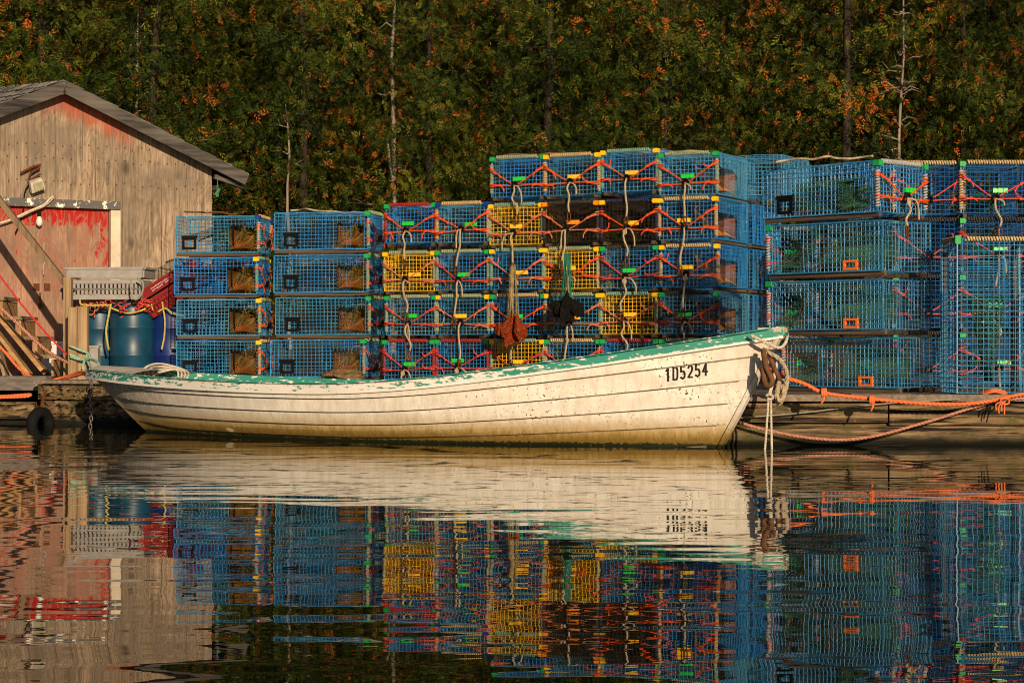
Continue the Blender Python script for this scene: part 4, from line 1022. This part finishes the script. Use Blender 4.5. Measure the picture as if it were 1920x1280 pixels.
tag(mb.build('stern_line', M['green_rope'], None, True), 'pale green rope knotted round the mooring post and the boat stern', 'rope')
mb = LMB()
for i in range(13):
    c = P(170.5 + sin(i * .9) * 1.2, 712 + i * 7.2, 16.9); a0 = i % 2 * pi / 2
    mb.tube([c + V((.013 * cos(a) * cos(a0), .013 * cos(a) * sin(a0), .026 * sin(a))) for a in [2 * pi * k / 10 for k in range(10)]], .0055, 4, True)
tag(mb.build('chain', plain('old_steel', (.20, .17, .15), .5, .5, 60, .5, .6), None, True), 'rusty chain hanging from the dock corner behind the boat stern', 'chain')

# ------------------------------------------------------------------ the forest
def leafmat():
    t = NT('cedar_foliage'); a = t.n.new('ShaderNodeAttribute'); a.attribute_name = 'tint'
    c = t.ramp(a.outputs['Fac'], [(0, (.004, .009, .001)), (.35, (.014, .027, .002)), (.62, (.046, .060, .004)), (.84, (.135, .130, .010)), (.885, (.20, .065, .012)), (1, (.36, .085, .010))])
    m = t.done(c, .7, None, spec=.12)
    return m
LEAF = leafmat(); BARK = wood('cedar_bark', (.014, .010, .007), (.045, .032, .024), 'z'); PALE = wood('pale_dead_wood', (.14, .10, .075), (.34, .27, .21), 'z')
def crown_mesh(seed, Hh, rb, nb=150):
    rd = random.Random(seed); mb = MB(); tint = []
    lumps = [(rd.uniform(0, 2 * pi), rd.uniform(.0, .95), rd.uniform(.75, 1.25)) for _ in range(26)]
    for k in range(nb):
        f = (k + rd.random()) / nb; z = Hh * (.03 + .96 * f); az = k * 2.39996 + rd.uniform(-.5, .5)
        R0 = rb * (1 - f ** 1.6) ** .8 * (.70 + .30 * min(1, f * 6)) + .12
        lm = 1.0
        for la, lf_, lg in lumps:
            da = (az - la + pi) % (2 * pi) - pi
            lm += (lg - 1) * math.exp(-(da / .5) ** 2 - ((f - lf_) / .07) ** 2)
        R0 *= lm * rd.uniform(.62, 1.18)
        d0 = V((cos(az), sin(az), 0)); sdv = V((-sin(az), cos(az), 0))
        tone = rd.gauss(0, .13); orange = rd.random() < .055
        ns = int(34 + 92 * R0 / rb)
        for s_ in range(ns):
            u = rd.random() ** .62; lat = rd.gauss(0, .13 + .10 * (1 - u)) * R0
            q = d0 * (R0 * u) + sdv * lat + V((0, 0, z - .10 * R0 * u + .28 * R0 * u * u + rd.gauss(0, .075)))
            # a flat fan of scale-leaf fingers
            n_ = (d0 + sdv * rd.uniform(-1, 1) + V((0, 0, rd.uniform(-.4, .6)))).normalized()
            ax = (d0 * .5 + V((0, 0, rd.uniform(-.9, .6))) + sdv * rd.uniform(-.8, .8)); ax = (ax - n_ * ax.dot(n_) * .7).normalized(); bx = n_.cross(ax).normalized()
            base = rd.gauss(.40, .19) + tone + .12 * (u - .5)
            if (orange and rd.random() < .35) or rd.random() < .03: base = rd.uniform(.88, 1.0)
            m_ = rd.randint(5, 7); sc = rd.uniform(.50, .95); fl_ = .15 * sc
            for g in range(m_):                       # finger pairs along a drooping frond
                f_ = g / (m_ - 1); an = 0 if g == m_ - 1 else (.75 - .25 * f_) * (1 if g % 2 else -1) + rd.uniform(-.2, .2)
                dl = (ax * cos(an) + bx * sin(an) + n_ * rd.uniform(-.3, .3)).normalized(); l_ = (.085 - .035 * f_) * sc; qq = q + ax * fl_ * f_ * .75 - V((0, 0, .03 * f_ * f_))
                pv = dl.cross(n_).normalized() * (.0105 * sc); mid = qq + dl * l_ * .5
                mb.quad(qq, mid + pv, qq + dl * l_, mid - pv); tint.append(min(.86, max(0, base + rd.uniform(-.08, .08))) if base < .87 else base)
    mb.a = tint
    return mb.mesh('crown', LEAF)
def trunk_mesh(Hh, mat, seed, twigs=0, r0=.11, lean=.15):
    rd = random.Random(seed); mb = MB(); pts = [V((rd.uniform(-.03, .03) + lean * (i / 10) ** 2, rd.uniform(-.03, .03), Hh * i / 10 - .3)) for i in range(11)]
    mb.tube(pts, [r0 * (1 - .85 * i / 10) + .006 for i in range(11)], 8)
    for k in range(twigs):
        f = rd.uniform(.25, .97); b = pts[int(f * 10)].lerp(pts[min(10, int(f * 10) + 1)], f * 10 % 1); a = rd.uniform(0, 2 * pi); l_ = rd.uniform(.25, .9) * (1.15 - f)
        e = b + V((cos(a) * l_, sin(a) * l_, rd.uniform(-.25, .3) * l_)); m_ = b.lerp(e, .5) + V((0, 0, rd.uniform(-.08, .08)))
        mb.tube([b, m_, e], [.012, .008, .004], 4)
        if rd.random() < .7:
            e2 = m_ + V((cos(a + .8) * l_ * .4, sin(a + .8) * l_ * .4, rd.uniform(-.05, .15))); mb.tube([m_, e2], [.006, .003], 3)
    return mb.mesh('trunk', mat, True)
CR = [crown_mesh(20 + i, (9.5, 10.5, 8.6, 11, 9.8)[i], (1.45, 1.6, 1.3, 1.7, 1.5)[i]) for i in range(5)]
TK = [trunk_mesh((9.3, 10.2, 8.3, 10.8, 9.5)[i], BARK, 40 + i, 60, .065) for i in range(5)]
rd = random.Random(11); ti = 0
LBL = ['green cedar with orange dead sprays in the front row behind the dock', 'shaded green cedar in the second row of the forest', 'dark cedar in the rear row of the forest']
for row, (y, x0, x1, stp) in enumerate(((26.4, -9.5, 9.6, 1.72), (28.6, -10.2, 10.5, 1.7), (31.4, -12, 12, 2.0))):
    x = x0
    while x < x1:
        i = rd.randrange(5); yy = y + rd.uniform(-.55, .6); xx = x + rd.uniform(-.3, .3)
        o = tag(empty('cedar_tree', (xx, yy, gz(xx, yy) - .05), rd.uniform(0, 6.28)), LBL[row], 'tree', ('front row of cedars', 'second row of cedars', 'rear row of cedars')[row])
        s_ = rd.uniform(.9, 1.14); o.scale = (s_ * rd.uniform(.92, 1.1),) * 2 + (s_,)
        link('trunk', TK[i], o); link('crown', CR[i], o)
        x += stp * rd.uniform(.8, 1.2)
def snag(px, py0, py1, d, r0, label, twigs, seed, lean=0, name='dead_tree'):
    a = P(px, py0, d); b = P(px, py1, d); hh = b.z - gz(a.x, d) + .3
    o = tag(empty(name, (a.x - lean * .0, d, gz(a.x, d))), label, 'tree'); link('trunk', trunk_mesh(hh, PALE, seed, twigs, r0, lean), o)
snag(735, 700, -60, 26.2, .05, 'tall bare grey trunk in front of the cedars above the middle of the dock', 14, 1, .02)
snag(1680, 700, -40, 26.0, .028, 'dead twiggy grey tree standing out before the cedars at upper right', 70, 2, .12)
snag(251, 700, 10, 26.1, .03, 'thin dead grey stem rising behind the shed roof', 26, 3, .05)
snag(545, 700, 190, 26.0, .026, 'short thin dead stem right of the shed eave', 16, 4, -.06)
snag(765, 700, 260, 25.9, .05, 'leaning pale dead trunk just above the left end-on columns', 6, 7, -.30)
